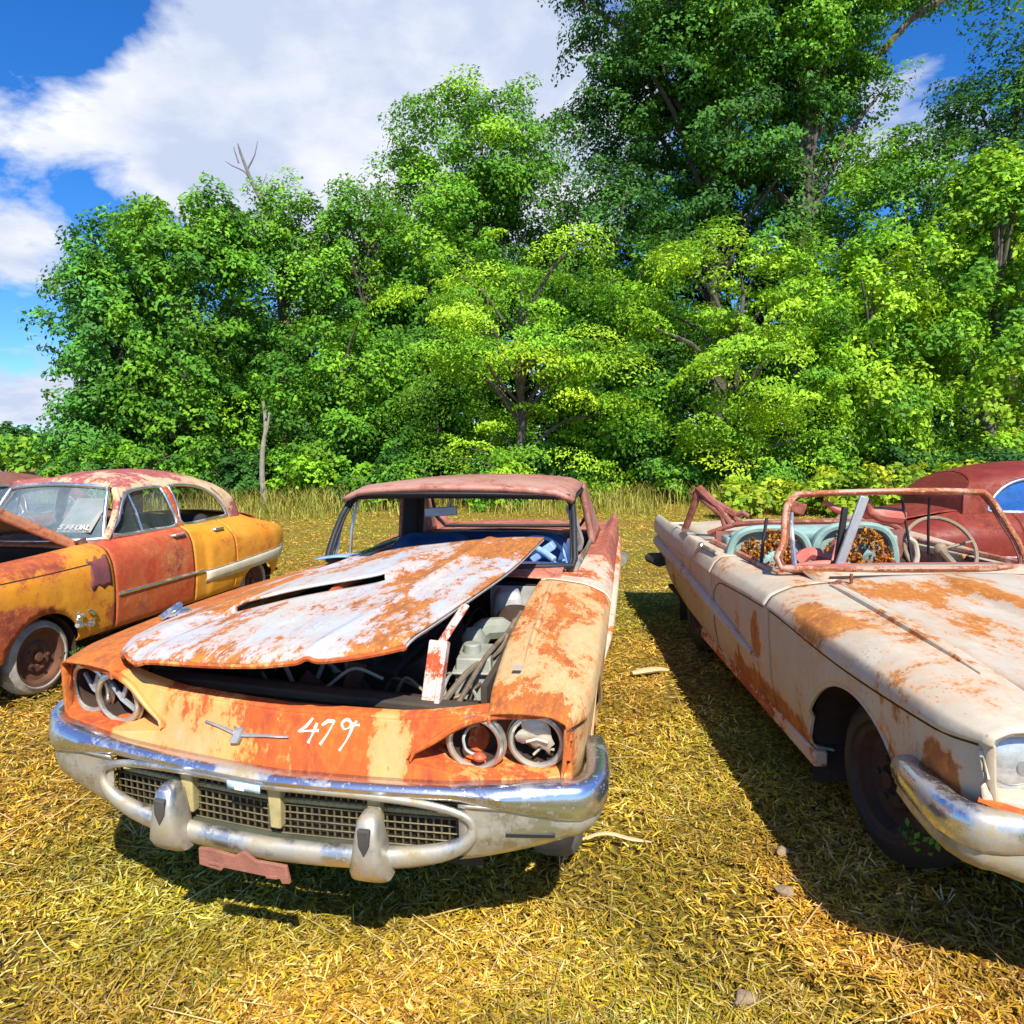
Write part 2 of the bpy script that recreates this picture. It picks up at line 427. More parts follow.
def tb_S(v, t, s=1):
    """side surface: v along the car, t around the section (0 sill .. 10 inner drop)"""
    v = np.asarray(v, float); t = np.asarray(t, float)
    C = np.stack([np.stack([pch(TV, TB[k, c], v) for c in (0, 1)], -1) for k in range(TB.shape[0])], 0)  # 11,nv,nt,2
    k = TB.shape[0]; n = v.shape
    out = np.zeros(n+(3,))
    i = np.clip(t.astype(int), 0, k-2); f = t-i
    A = np.take_along_axis(C, i[None, ..., None], 0)[0]; B = np.take_along_axis(C, (i+1)[None, ..., None], 0)[0]
    Pm = np.take_along_axis(C, np.clip(i-1, 0, k-1)[None, ..., None], 0)[0]; Pn = np.take_along_axis(C, np.clip(i+2, 0, k-1)[None, ..., None], 0)[0]
    f = f[..., None]; tn = .6
    m0 = (B-Pm)*.5*tn; m1 = (Pn-A)*.5*tn
    q = (2*f**3-3*f**2+1)*A+(f**3-2*f**2+f)*m0+(-2*f**3+3*f**2)*B+(f**3-f**2)*m1
    out[..., 0] = q[..., 0]*.965*s; out[..., 1] = v; out[..., 2] = q[..., 1]
    return out
def tb_panel(v0, v1, t0, t1, s, holes=(), dv=.035, nt=6, front=None, back=None):
    nv = max(3, int((v1-v0)/dv)); T = np.linspace(t0, t1, int((t1-t0)*nt)+1)
    a = np.linspace(0, 1, nv)
    lo = np.array([front(t) if front else v0 for t in T]); hi = np.array([back(t) if back else v1 for t in T])
    VV = lo[None]+(hi-lo)[None]*a[:, None]; TT = np.repeat(T[None], nv, 0)
    P = tb_S(VV, TT, s)
    return cut(P, holes)

def nose_v(u, w):
    u = np.asarray(u, float); w = np.asarray(w, float)
    return .045+.075*np.clip((w-.575)/.24, 0, 1)**1.3+.085*np.abs(u/.9)**2.6
POD = [(.40,.668),(.47,.716),(.55,.764),(.64,.788),(.75,.792),(.845,.788),(.864,.74),(.860,.66),(.835,.636),(.72,.629),(.58,.630),(.48,.648)]

def wheel(root, c, mats, R0=.345, wid=.19, rimR=.19, xf=None, side=1, turn=0, name='wheel'):
    tyre, rim = mats
    h = wid/2
    e = bpy.data.objects.new(name, None); COL.objects.link(e); e.parent = root; e.empty_display_size = .1
    e.location = c; e.rotation_euler = (0, 0, turn)
    m = MB(); m.lathe([(rimR, -h*.8), (rimR+.02, -h), (R0-.05, -h), (R0-.012, -h*.75), (R0, -h*.35), (R0, h*.35), (R0-.012, h*.75), (R0-.05, h), (rimR+.02, h), (rimR, h*.8), (rimR-.01, 0)], axis='x', n=40, close=True)
    t = m.build('tyre', tyre, e, angle=40)
    m = MB(); s = side
    m.lathe([(rimR+.012, s*h*.82), (rimR+.008, s*h*.9), (rimR-.012, s*h*.8), (rimR-.03, s*h*.35), (.11, s*h*.28), (.095, s*h*.5), (.055, s*h*.55), (.05, s*h*.4), (.03, s*h*.4), (.03, s*h*.75), (.0, s*h*.78)], axis='x', n=36)
    for k in range(5):
        a = 2*pi*k/5; m.box((s*h*.5, .075*cos(a), .075*sin(a)), (.03, .016, .016))
    m.build('rim', rim, e, angle=30)
    return e

def headlight(root, c, xf, kind, tilt):
    """one of the four round lamps: kind 'empty' | 'broken' | 'glass'"""
    m = MB(); T = rot(tilt, 0, 0)
    e = m.ring((0,0,0), .078, .010, 'y', 36, 8); e.ring((0,.012,0), .088, .006, 'y', 36, 6)
    ring = MB(); ring.add(np.concatenate(m.v)@T.T+np.array(c), m.f)
    o = ring.build('headlight', M['chrome_d'], root, xf)
    b = MB(); b.lathe([(.080, 0), (.078, .03), (.066, .075), (.03, .10), (0, .105)], (0,0,0), 'y', 28)
    bb = MB(); bb.add(np.concatenate(b.v)@T.T+np.array(c), b.f)
    bb.build('bowl', M['dark_rust'], o, xf, solid=.003)
    if kind == 'glass':
        g = MB(); g.lathe([(.074, .0), (.06, -.012), (.035, -.022), (0, -.026)], (0,0,0), 'y', 28)
        gg = MB(); gg.add(np.concatenate(g.v)@T.T+np.array(c), g.f); gg.build('lens', M['glassy'], o, xf)
        k = MB(); k.lathe([(.022, -.024), (.02, -.028), (0, -.03)], (.012, 0, -.006), 'y', 14)
        kk = MB(); kk.add(np.concatenate(k.v)@T.T+np.array(c), k.f); kk.build('bulb', M['steel'], o, xf)
    elif kind == 'broken':
        rg = np.random.default_rng(5); pts = []
        for k in range(22):
            a = 2*pi*k/22; r = .066*(1-.32*rg.random())
            if 3.9 < a < 5.2: r *= .62
            pts.append((r*cos(a)-.004, r*sin(a)+.012))
        g = MB(); V = [(p[0], -.004+.012*(1-(p[0]**2+p[1]**2)/.0045), p[1]) for p in pts]+[(0,.016,.01)]
        g.add(V, [(i, (i+1) % 22, 22) for i in range(22)])
        g.tube([(-.03,-.004,-.002),(.0,.004,.004),(.034,-.004,.0)], .003, 6); g.tube([(-.012,.012,-.05),(.01,.02,-.03),(.05,.01,-.028)], .003, 6)
        gg = MB(); gg.add(np.concatenate(g.v)@T.T+np.array(c), g.f); gg.build('reflector', M['reflector'], o, xf, solid=.003)
    elif kind == 'wire':
        g = MB(); g.tube([(.0,.06,.03),(-.02,.03,.035),(-.035,.0,.01),(-.03,.0,-.02),(-.01,.0,-.035),(.015,.01,-.04)], .0045, 6, smooth=4)
        gg = MB(); gg.add(np.concatenate(g.v)@T.T+np.array(c), g.f); gg.build('bare_wire', M['duct'], o, xf)
        g = MB(); g.blob((c[0]+.012, c[1]+.0, c[2]-.042), (.022,.02,.014), 10, 6); g.build('lamp_socket', M['redlens'], o, xf)
    else:
        g = MB(); g.tube([(-.05,.035,.03),(.0,.02,-.01),(.045,.03,-.05)], .010, 6); g.tube([(0,.02,-.01),(.03,.02,.05)], .008, 6)
        gg = MB(); gg.add(np.concatenate(g.v)@T.T+np.array(c), g.f); gg.build('bracket_arm', M['steel'], o, xf)
    return o

def stroke(m, pts, r, w0=None):
    """a flat painted stroke lying on the nose panel, pts in (u, w)"""
    P = np.array(pts, float); t = np.arange(len(P)); P = pch(t, P, np.linspace(0, len(P)-1, (len(P)-1)*5+1))
    T = np.gradient(P, axis=0); T /= np.linalg.norm(T, axis=1, keepdims=True)+1e-9
    N = np.stack([-T[:, 1], T[:, 0]], 1)
    rr = r*(.85+.3*np.sin(np.linspace(0, 7, len(P))))[:, None]
    G = []
    for k, o in ((-1, .0), (-.6, -.0035), (.6, -.0035), (1, .0)):
        q = P+N*rr*k; G.append(np.stack([q[:, 0], nose_v(q[:, 0], q[:, 1])-.001+o, q[:, 1]], 1))
    m.grid(np.stack(G, 1))

def tbird(root, c, xf, mats):
    """mats: fender/door/quarter/nose ... materials; c: options"""
    conv = c['convertible']
    arch = lambda vc: Ell((vc, .25), .44, .42)
    for s in (-1, 1):
        P, k = tb_panel(.12, 1.72, 0, 10, s, [arch(.84)], dv=.03)
        f = MB().grid(P, k).build('front_fender', mats['fender'], root, xf, solid=.008, off=0)
        # rolled arch lip
        th = np.linspace(radians_(176), radians_(4), 28)
        av = .84-.44*np.cos(th[::-1]); aw = .25+.42*np.sin(th[::-1])
        au = np.array([tb_S(np.array([q]), np.array([1.5 if z < .42 else 2.6]), s)[0, 0] for q, z in zip(av, aw)])
        pts = np.stack([au, av, aw], 1); pts = pts[(aw > .30) & ((aw > .50) | (av > .84))]
        MB().tube(pts, .011, 6).build('arch_lip', mats['fender'], f, xf)
        P, k = tb_panel(1.735, 2.86, 0, 9, s)
        d = MB().grid(P, k).build('door', mats['door'], root, xf, solid=.008)
        MB().tube([tuple(tb_S(np.array([1.7275]), np.array([q]), s)[0]*np.array([.988,1,.994])) for q in np.linspace(.6, 8.5, 30)], .011, 6).build('door_gap_shade', M['black'], d, xf)  # black tube behind the shut gap stands in for the shade there
        # upper rear corner of the door skin: thin dark gap
        if conv:
            pts = []
            for vv, tt in ((2.84, 1.2), (2.84, 2.0), (2.82, 2.9), (2.76, 3.5), (2.62, 3.86), (2.4, 3.93), (2.1, 3.93), (1.8, 3.93)):
                q = tb_S(np.array([vv]), np.array([tt]), s)[0]; q[0] += s*.002; pts.append(q)
            MB().tube(pts, .005, 5, smooth=4).build('door_gap', M['black'], d, xf)
        P, k = tb_panel(2.875, 5.2, 0, 10, s, [Ell((3.73, .20), .42, .30)] if not conv else [])
        q = MB().grid(P, k).build('quarter_panel', mats['quarter'], root, xf, solid=.008)
        pts = [(s*.900, 1.86, .447), (s*.912, 2.3, .490), (s*.912, 2.9, .542), (s*.912, 3.6, .590), (s*.905, 4.4, .635), (s*.885, 5.15, .665)]
        MB().tube(pts, [.004, .026, .036, .042, .046, .050], 12, smooth=5, flat=1).build('side_spear', mats['spear'], q if False else root, xf, angle=60)
        # seam along the shoulder crease
        pts = [tb_S(np.array([v]), np.array([4.0]), s)[0]+np.array([s*.004, 0, 0]) for v in np.linspace(.16, 1.70, 22)]
        MB().tube(pts, .0045, 5).build('shoulder_seam', M['dark_rust'], f, xf)
        m = MB(); m.box((s*.84, 2.3, .225), (.06, 2.1, .07)); m.build('rocker', mats['rocker'], root, xf, bevel=.01)
        # outside hood-edge rib on fender crown
        pts = [tb_S(np.array([v]), np.array([8.1]), s)[0]+np.array([0, 0, .006]) for v in np.linspace(.45, 1.66, 12)]
        MB().tube(pts, [.004, .014, .016, .016, .008], 8).build('fender_rib', mats['fender'], f, xf)
        # wheel housing
        m = MB(); th = np.linspace(-.35, pi+.35, 18)
        for vc in (.84, 3.73):
            G = np.array([[(s*u, vc+.47*cos(a), .27+.46*sin(a)) for u in (.56, .86)] for a in (th if vc > 2 else th[:13])]); m.grid(G)
            m.prism([(vc+.47*cos(a), .27+.46*sin(a)) for a in (th if vc > 2 else th[:15])], s*.555, s*.56, 'yz')
            m.build('wheel_housing', M['dark_rust'], root, xf); m = MB()
    # nose panel with its two lamp openings
    U = np.linspace(-.873, .873, 141); W = np.linspace(0, 1, 30)
    top = (.806 if conv else .772)+(0 if conv else .030)*np.clip((np.abs(U)-.36)/.26, 0, 1)**1.3-.008*np.abs(U/.9)**2
    bot = .594-.002*np.abs(U/.9)
    P = np.zeros((len(U), len(W), 3))
    for i, u in enumerate(U):
        w = bot[i]+(top[i]-bot[i])*W
        P[i, :, 0] = u; P[i, :, 1] = nose_v(u, w); P[i, :, 2] = w
    pods = [Poly(POD, 4), Poly([(-a, b) for a, b in POD][::-1], 4)]
    P, keep = cut(P, pods, (0, 2))
    m = MB().grid(P, keep)
    # turned-back upper lip
    lip = np.array([[(u, nose_v(u, t)+d, t+h) for d, h in ((0, 0), (.02, .008), (.05, .008), (.07, -.02))] for u, t in zip(U[18:-18], top[18:-18])])
    m.grid(lip)
    nose = m.build('nose_panel', mats['nose'], root, xf, solid=.006)
    for s, pd in ((1, pods[0]), (-1, pods[1])):
        Q = pd.P; cc = Q.mean(0); rings = []
        for d, k in ((0, 1), (.01, .985), (.05, .95), (.10, .90), (.13, .86)):
            q = cc+(Q-cc)*k; rings.append(np.stack([q[:, 0], nose_v(q[:, 0], q[:, 1])+d, q[:, 1]], 1))
        G = np.stack(rings, 0); mm = MB().grid(G, None, True)
        k = len(Q); mm.add(np.vstack([G[-1], G[-1].mean(0)]), [(i, (i+1) % k, k) for i in range(k)])
        mm.build('lamp_pod', mats['nose'], nose, xf)
        b = np.array([p for p in Q if (p[1] > .70 or abs(p[0]) < .45)]) if False else Q
        up = [p for p in Poly(POD, 5).P if p[1]-.655 > 0 and (p[1] > .66)]
        up = np.array(up); up = up[np.argsort(up[:, 0])]; up = up[up[:, 0] < .868]
        pts = [(s*p[0], nose_v(p[0], p[1])-.006, p[1]+.004) for p in up]
        MB().tube(pts, [.004, .014, .016, .014, .012], 8, flat=.8).build('brow_lip', mats['nose'], nose, xf)
    hl = c['lamps']
    for (u, w), kind in zip(((-.77,.712),(-.632,.705),(.585,.705),(.765,.712)), hl):
        headlight(root, (u, nose_v(abs(u), w)+.035, w), xf, kind, radians_(4))
    # bumper --------------------------------------------------------------
    def plan(u):  # front-to-back of the bumper face
        return .002+.075*np.abs(u/.9)**2.4
    us = np.linspace(-.90, .90, 61)
    path = [(u, plan(u)) for u in us]
    end = [(.935, .115), (.955, .17), (.958, .25), (.95, .36), (.94, .43)]
    path = [(-a, b) for a, b in end[::-1]]+path+end
    path = np.array(path)
    tang = np.gradient(path, axis=0); tang /= np.linalg.norm(tang, axis=1, keepdims=True)
    nrm = np.stack([tang[:, 1], -tang[:, 0]], 1)   # outward (towards -v at the centre)
    xf0 = xf; bz = c.get('bumper_dz', 0)
    def sweep(pth, nr, prof, lift=None):
        G = []
        for i, (p, q) in enumerate(zip(pth, nr)):
            row = []
            for o, w in prof(i): row.append((p[0]+q[0]*o, p[1]+q[1]*o, w))
            G.append(row)
        return np.array(G)
    def upper(i):
        k = min(1, max(0, (abs(path[i, 0])-.55)/.3)); tp = .590+.016*k; tail = min(1, max(0, (path[i, 1]-.16)/.28)) if abs(path[i, 0]) > .9 else 0
        tp -= .10*tail*0; lo = .562-.050*k+.02*tail
        return [(-.05, tp+.004), (-.012, tp+.006), (.004, tp+.002), (.012, tp-.012), (.018, (tp+lo)/2+.01), (.014, lo+.016), (.004, lo+.004), (-.012, lo), (-.05, lo+.005)]
    m = MB().grid(sweep(path, nrm, upper))
    m.v[-1] = m.v[-1]
    xf = lambda V: xf0(V+np.array([0, 0, bz]))
    bump = m.build('bumper', mats['chrome_top'], root, xf, solid=.006, angle=50)
    # end pods below the bar
    for s in (-1, 1):
        pts = [(u, plan(u)) for u in np.linspace(.56, .90, 12)]+end
        pts = np.array([(s*a, b) for a, b in pts]); tg = np.gradient(pts, axis=0); tg /= np.linalg.norm(tg, axis=1, keepdims=True)
        nr = np.stack([tg[:, 1], -tg[:, 0]], 1)*s
        n = len(pts)
        def low(i):
            a = i/(n-1); lo = .372+.070*min(1, a/.62)**1.2+.018*max(0, (a-.5)/.5); hi = .556-.022*a
            mid = .5*(lo+hi)
            return [(.006, hi), (.004, hi-.008), (-.004, hi-.014), (-.003, mid+.012), (-.001, mid), (-.006, lo+.03), (-.02, lo+.01), (-.06, lo)]
        MB().grid(sweep(pts, nr, low)).build('bumper_end', mats['chrome_low'], bump, xf, solid=.006, angle=50)
        sl = MB(); sl.box((s*.76, plan(.76)+.003, .468), (.14, .012, .013), rz=s*.155)
        if s > 0: sl.build('air_slot', M['black'], bump, xf, bevel=.003)
    # oval ring round the grille
    th = np.linspace(0, 2*pi, 72, endpoint=False)
    sgn = lambda x, p: np.sign(x)*np.abs(x)**p
    ou = .60*sgn(np.cos(th), .62); ow = .486+.082*sgn(np.sin(th), .80)
    ring = np.stack([ou, plan(ou)-.006, ow-.0], 1)
    m = MB(); nn = 12; G = []
    for i in range(72):
        t = ring[(i+1) % 72]-ring[i-1]; t /= np.linalg.norm(t)
        a = np.array([0, -1, 0]); b = np.cross(t, a); b /= np.linalg.norm(b)
        low = max(0, -sin(th[i])); rr = .012+.021*low**.7
        G.append([ring[i]+b*rr*cos(q)*1.0+a*rr*.8*sin(q)+np.array([0, 0, -.026*low]) for q in np.linspace(0, 2*pi, nn, endpoint=False)])
    G = np.array(G); G = np.concatenate([G, G[:1]]); m.grid(G, None, True)
    m.build('lower_bar', mats['chrome_low'], bump, xf, angle=60)
    for s in (-1, 1):   # bumper guards
        g = MB(); G = []
        for w, hw, f, bk in ((.335,.052,-.03,.02), (.342,.060,-.05,.03), (.375,.056,-.075,.03), (.42,.046,-.078,.03), (.48,.037,-.070,.02), (.515,.031,-.058,.015), (.528,.022,-.045,.01), (.532,.008,-.03,.0)):
            row = []
            for a in np.linspace(0, 2*pi, 24, endpoint=False):
                row.append((s*.315+hw*sgn(np.array(cos(a)), .55)*1.0, (f+bk)/2+(bk-f)/2*sgn(np.array(sin(a)), .6), w))
            G.append(row)
        G = np.array(G, float); g.grid(G, None, True); n0 = len(G)
        g.add(G[-1], [tuple(range(24))]); g.add(G[0], [tuple(range(24))[::-1]])
        gd = g.build('bumper_guard', mats['guard'], bump, xf, angle=45)
        k = MB(); k.prism([(s*.315-.018, .505), (s*.315+.018, .505), (s*.315+.016, .46), (s*.315-.0, .425), (s*.315-.016, .46)], -.078, -.060, 'xz')
        k.build('guard_pad', M['rubber'], gd, xf, bevel=.004)
    # grille
    if not c.get('no_grille'):
        m = MB()
        for u in np.linspace(-.57, .57, 50): m.box((u, .052+.04*abs(u)**2, .478), (.0055, .006, .162))
        for w in np.linspace(.400, .556, 8):
            m.tube([(u, .047+.04*u*u, w) for u in np.linspace(-.58, .58, 9)], .0028, 5)
        g = m.build('grille', M['mesh'], root, xf)
        m = MB(); m.box((0, .105, .46), (1.22, .01, .27)); m.build('grille_shadow_box', M['black'], g, xf)  # black sheet added behind the lattice to block sunlight
        m = MB(); m.grid(np.array([[(u, v, w) for v, w in ((-.0+plan(u), .392), (.055, .398))] for u in np.linspace(-.57, .57, 12)])); m.build('grille_tray', M['tray'], g, xf)
        m = MB(); m.tube([(u, .058+.04*u*u, .500) for u in np.linspace(-.55, .57, 9)], .012, 6, flat=.8); m.build('crossbar', M['cream'], g, xf)
        for u in (-.29, 0.0, .31):
            m = MB(); m.box((u, .04, .492), (.036, .035, .140), top=1.2); m.build('upright_bar', M['cream'], g, xf, bevel=.006)
    xf = xf0
    # floor, firewall, tail
    m = MB(); m.box((0, 3.15, .25), (1.62, 3.7, .03)); m.box((0, 1.80, .56), (1.50, .03, .60)); m.box((0, .40, .58), (1.10, .03, .30))
    m.build('floor_pan', M['dark_rust'], root, xf)
    m = MB(); G = []
    for w, a in ((.42,.78),(.55,.86),(.70,.89),(.80,.88),(.84,.78)): G.append([(u*a, 5.19-.03*abs(u)**2, w) for u in np.linspace(-1, 1, 15)])
    m.grid(np.array(G)); m.build('tail_panel', mats['quarter'], root, xf, solid=.006)
    m = MB(); m.tube([(-.93,4.75,.52),(-.95,5.1,.50),(-.86,5.27,.48),(0,5.30,.48),(.86,5.27,.48),(.95,5.1,.50),(.93,4.75,.52)], .07, 10, flat=.7, smooth=4); m.build('rear_bumper', M['rubber'] if conv else mats['chrome_low'], root, xf)
    # deck lid
    G = np.array([[(u*(.74-.03*(v-3.9)), v, .845-.05*max(0, (v-4.9)/.3)**2+.035*(1-u*u)) for u in np.linspace(-1, 1, 15)] for v in np.linspace(3.75 if conv else 4.15, 5.19, 20)])
    MB().grid(G).build('deck_lid', mats['deck'], root, xf, solid=.006)
    # cowl
    G = np.array([[(u*.675, 1.765+(v)*.27-.07*(1-u*u)*(1 if v > 0 else .35), .886+.022*(1-u*u)+.035*v) for u in np.linspace(-1, 1, 15)] for v in np.linspace(0, 1, 6)])
    MB().grid(G).build('cowl', mats['cowl'], root, xf, solid=.006)
    # windshield frame
    hw = c['header']; hv = 2.32; hz = c.get('header_z', 1.285)
    base = [(.74*sgn_(a), 2.0-.20*(1-abs(a)**2.2), .918+.02*(1-a*a)) for a in np.linspace(-1, 1, 17)]
    base = [(.72*a, 2.02-.20*(1-abs(a)**2.2), .915+.022*(1-a*a)) for a in np.linspace(-1, 1, 17)]
    headr = [((hw-.035)*a, hv-.07*(1-a*a), hz+.015*(1-a*a)) for a in np.linspace(1, -1, 13)]
    right = [(.735, 2.06, .96), (hw+.055, 2.14, 1.06), (hw+.022, 2.26, 1.18), (hw, hv+.0, hz-.05), (hw-.012, hv, hz-.016)]
    left = [(-a, b, d) for a, b, d in right[::-1]]
    if c.get('pillar'): right = c['pillar']; left = [(-a, b, d) for a, b, d in right[::-1]]; loop = base+right+headr+left
    rk = c.get('right_k', (1, 1)); bw = c.get('base_w', 1)
    loop = base+right+headr+left
    loop = [(a*(bw if d < 1 and a < 0 else 1)*((rk[0]+(rk[1]-rk[0])*min(1, max(0, (d-.93)/.33))) if a > 0 else 1), b, d) for a, b, d in loop]
    m = MB(); m.tube(loop, c['frame_r'], 8, closed=True)
    fr = m.build('windshield_frame', mats['frame'], root, xf, angle=60)
    if conv: MB().tube([(a*.985, b-.016, (d-1.1)*.985+1.1) for a, b, d in loop], .008, 6, closed=True).build('frame_moulding', M['pod'], fr, xf)
    lp = [(a*.975, b+.012, (d-1.1)*.965+1.1) for a, b, d in loop]
    MB().tube(lp, c['frame_r']*.55, 6, closed=True).build('frame_gasket', M['black'] if not conv else M['c3_bar'], fr, xf)
    # dash
    G = np.array([[(u*.68, v, w+.01*(1-u*u)) for v, w in ((1.98,.905),(2.10,.915),(2.20,.895),(2.24,.83),(2.20,.70))] for u in np.linspace(-1, 1, 13)])
    MB().grid(G).build('dashboard', mats['dash'], root, xf, solid=.01)
    m = MB(); Tm = rot(radians_(-28), 0, 0)
    sw = c['swheel']
    m.ring(sw, .20, .012, 'y', 40, 8, Tm)
    for a in (pi*.08, pi*.92, -pi/2):
        q = Tm@np.array([.2*cos(a), 0, .2*sin(a)]); m.tube([np.array(sw), np.array(sw)+q], .009, 6)
    m.blob(sw, (.04,.03,.04), 12, 8); m.tube([np.array(sw), (sw[0], sw[1]-.25, sw[2]-.12)], .02, 8)
    m.build('steering_wheel', mats['swheel'], root, xf)
    # wheels
    for s in (-1, 1):
        wheel(root, (s*c.get('track', .76), .845, c['tyre_z']), (c['tyre_m'], c.get('rim_m', M['rim'])), R0=c.get('tyre_r', .345), side=s, turn=c.get('turn', 0))
        wheel(root, (s*.74, 3.73, c['tyre_z']), (c['tyre_m'], M['rim']), side=s)
    return nose, bump
def radians_(a): return a*pi/180
def sgn_(a): return a

# ======================= car 1 =========================================
RUN = globals().get('RUN', None)
c1 = thing('parked_car', 'rusty orange two-door hardtop with a crooked white hood and 479 painted on its nose', 'car', (-.72, 1.968, 0), -.170, 'rusting cars parked in the field')
def xf1(V):
    V = V.copy(); u = V[:, 0].copy(); fr = np.clip(1-V[:, 1]/1.2, 0, 1)   # bent front end: left side pushed back and up
    s = np.clip((-u-.80)/.16, 0, 1)
    V[:, 2] -= np.where(u < 0, .108, .026)*np.clip(1-V[:, 1]/2.5, 0, 1)*u
    V[:, 1] += .13*s**1.5*fr
    V[:, 0] *= 1-.085*np.clip(-u, 0, 1)*fr
    return V
mats1 = dict(fender=M['c1_fender'], door=M['c1_side'], quarter=M['c1_rear'], nose=M['c1_nose'], spear=M['c1_side'], rocker=M['dark_rust'], chrome_top=M['chrome'],
    chrome_low=M['chrome_d'], guard=M['chrome_d'], deck=M['c1_rear'], cowl=M['c1_rear'], frame=M['black'], dash=M['blue'], swheel=M['blue_light'])
nose1, bump1 = tbird(c1, dict(convertible=False, bumper_dz=.020, lamps=('arm','arm','wire','broken'), header=.70, frame_r=.017, pillar=[(.73,2.05,.95),(.722,2.12,1.05),(.712,2.22,1.16),(.700,2.305,1.235)], swheel=(.45, 2.46, .83), tyre_z=.335, tyre_m=M['rubber_gray'], header_z=1.275), xf1, mats1)
# painted number and bird emblem
m = MB()
stroke(m, [(.098,.762),(.078,.738),(.056,.722),(.085,.726),(.120,.729)], 0.0055)
stroke(m, [(.112,.750),(.102,.720),(.090,.694)], 0.0062)
stroke(m, [(.128,.744),(.150,.757),(.166,.757),(.150,.725),(.128,.692)], 0.0060)
stroke(m, [(.224,.752),(.206,.764),(.190,.752),(.200,.738),(.222,.748),(.236,.762)], 0.0052)
stroke(m, [(.228,.757),(.212,.715),(.190,.680)], 0.0052)
stroke(m, [(.214,.748),(.246,.752)], 0.0049)
m.build('painted_number', M['paintmark'], nose1, xf1)
m = MB(); ev = lambda u, w: nose_v(u, w)
WG = [(-.252,.712,.002),(-.20,.704,.006),(-.155,.694,.010),(-.137,.690,.012),(-.11,.692,.010),(-.05,.700,.006),(.028,.706,.002)]
G = [[(u, ev(u, w)-.002, w-h), (u, ev(u, w)-.010, w), (u, ev(u, w)-.002, w+h*.7)] for u, w, h in WG]
m.grid(np.array(G)); 
bd = [(-.155,.712),(-.140,.708),(-.122,.714),(-.120,.690),(-.128,.664),(-.158,.660),(-.162,.672),(-.150,.690)]
V = [(u, ev(u, w)-.003, w) for u, w in bd]+[(u*.6-.14*.4, ev(u, w)-.014, w*.6+.688*.4) for u, w in bd]
k = len(bd); m.add(V, [(i, (i+1) % k, k+(i+1) % k, k+i) for i in range(k)]+[tuple(range(k, 2*k))])
m.build('bird_emblem', M['steel'], nose1, xf1, solid=.003)
# sticker on the bumper
m = MB(); m.grid(np.array([[(u, -.0175, w) for w in (.548,.560,.572)] for u in np.linspace(-.125, -.02, 6)])+np.array([0,.0,0])); st = m.build('bumper_sticker', M['sticker'], bump1, lambda V: xf1(V+np.array([0,0,.020])), solid=.002)
m = MB()
for k in range(6): m.box((-.112+k*.014, -.0195, .567), (.009, .002, .006))
m.box((-.085,-.0195,.553),(.03,.002,.009)); m.build('sticker_print', M['paintmark'], st, lambda V: xf1(V+np.array([0,0,.020])))
# licence-plate bracket
m = MB(); m.prism([(-.20,.325),(-.20,.375),(-.16,.378),(-.085,.372),(-.055,.392),(-.02,.370),(.075,.366),(.085,.315),(.06,.312),(.055,.325),(-.12,.330),(-.13,.318)], -.062, -.050, 'xz')
m.box((-.15,-.063,.338),(.035,.004,.010)); m.box((.03,-.063,.330),(.035,.004,.010))
m.build('plate_bracket', M['bracket'], bump1, lambda V: xf1(V+np.array([0,0,.020])), bevel=.003)
# fender ornaments
m = MB()
for dx, dy in ((0,0),(.02,.05),(-.02,.05)): m.blob((-.76+dx, .62+dy, .875), (.020,.05,.016), 10, 6)
m.tube([(-.76,.55,.87),(-.745,.66,.905)], .012, 6); m.build('fender_ornament', M['trim'], c1, xf1)
m = MB(); m.prism([(-.014,-.012),(.014,-.012),(.014,.014),(-.014,.014)], 0, .004, 'xy'); m.v[-1] += np.array([.68,.36,.868]); m.build('ornament_base', M['duct'], c1, xf1)
# loose hood: bilinear sheet with crown, side flanges and a raised scoop
FL, FR, BR, BL = map(np.array, ((-.755,.11,.838), (.385,-.01,1.015), (.585,1.84,1.100), (-.72,1.70,.890)))
def mouth(a): return .31+.72*(min(.70, max(.24, a))-.33)
def hood_pt(a, be):
    b0 = mouth(a); b = be/.42*b0 if be <= .42 else b0+(be-.42)/.58*(1-b0)
    p = (FL*(1-a)+FR*a)*(1-b)+(BL*(1-a)+BR*a)*b
    p[1] += -.03*(1-(2*a-1)**2)*(1-b)
    p[0] += .030*math.sin(b*pi)*(2*a-1)
    p[2] += .055*(1-abs(2*a-1)**2.2)*(.35+.65*b**.5)-.016*max(0, 1-b/.06)**2
    e = max(0, .30-a)/.30; p[1] += .24*e**2.2*max(0, 1-b/.45)      # rounded front corners
    e = max(0, a-.80)/.20; p[1] += .13*e*e*max(0, 1-b/.35)
    d = abs(a-.46)/.165
    if be > .42:
        p[2] += .034*np.clip((1.3-d)/.35, 0, 1)**.8*np.clip(1-(be-.42)/.50, 0, 1)**.6
    p[2] += .013*math.exp(-((a-.17-.05*b)/.020)**2)-.010*math.exp(-((a-.24-.05*b)/.025)**2)+.012*math.exp(-((a-.78)/.018)**2)
    p[2] += .006*math.sin(a*9+b*4)*math.sin(b*7+a*3)
    return p
A = np.linspace(0, 1, 80); Bv = np.concatenate([np.linspace(0, .4195, 26), np.linspace(.4205, 1, 34)])
P = np.array([[hood_pt(a, b) for b in Bv] for a in A]); keep = np.ones((79, 59), bool)
for i in range(79):
    if abs((A[i]+A[i+1])/2-.46)/.165 < 1.0: keep[i, 25] = False        # mouth of the scoop
hood1 = MB().grid(P, keep).build('hood', M['c1_hood'], c1, xf1, solid=.010, off=-1)
# floor of the scoop: sheet below the mouth
G = np.array([[hood_pt(a, .4195)+np.array([0, y, z]) for y, z in ((-.02,-.012),(.12,-.010),(.35,-.02))] for a in np.linspace(.28, .64, 20)]); MB().grid(G).build('scoop_floor', M['black'], hood1, xf1)
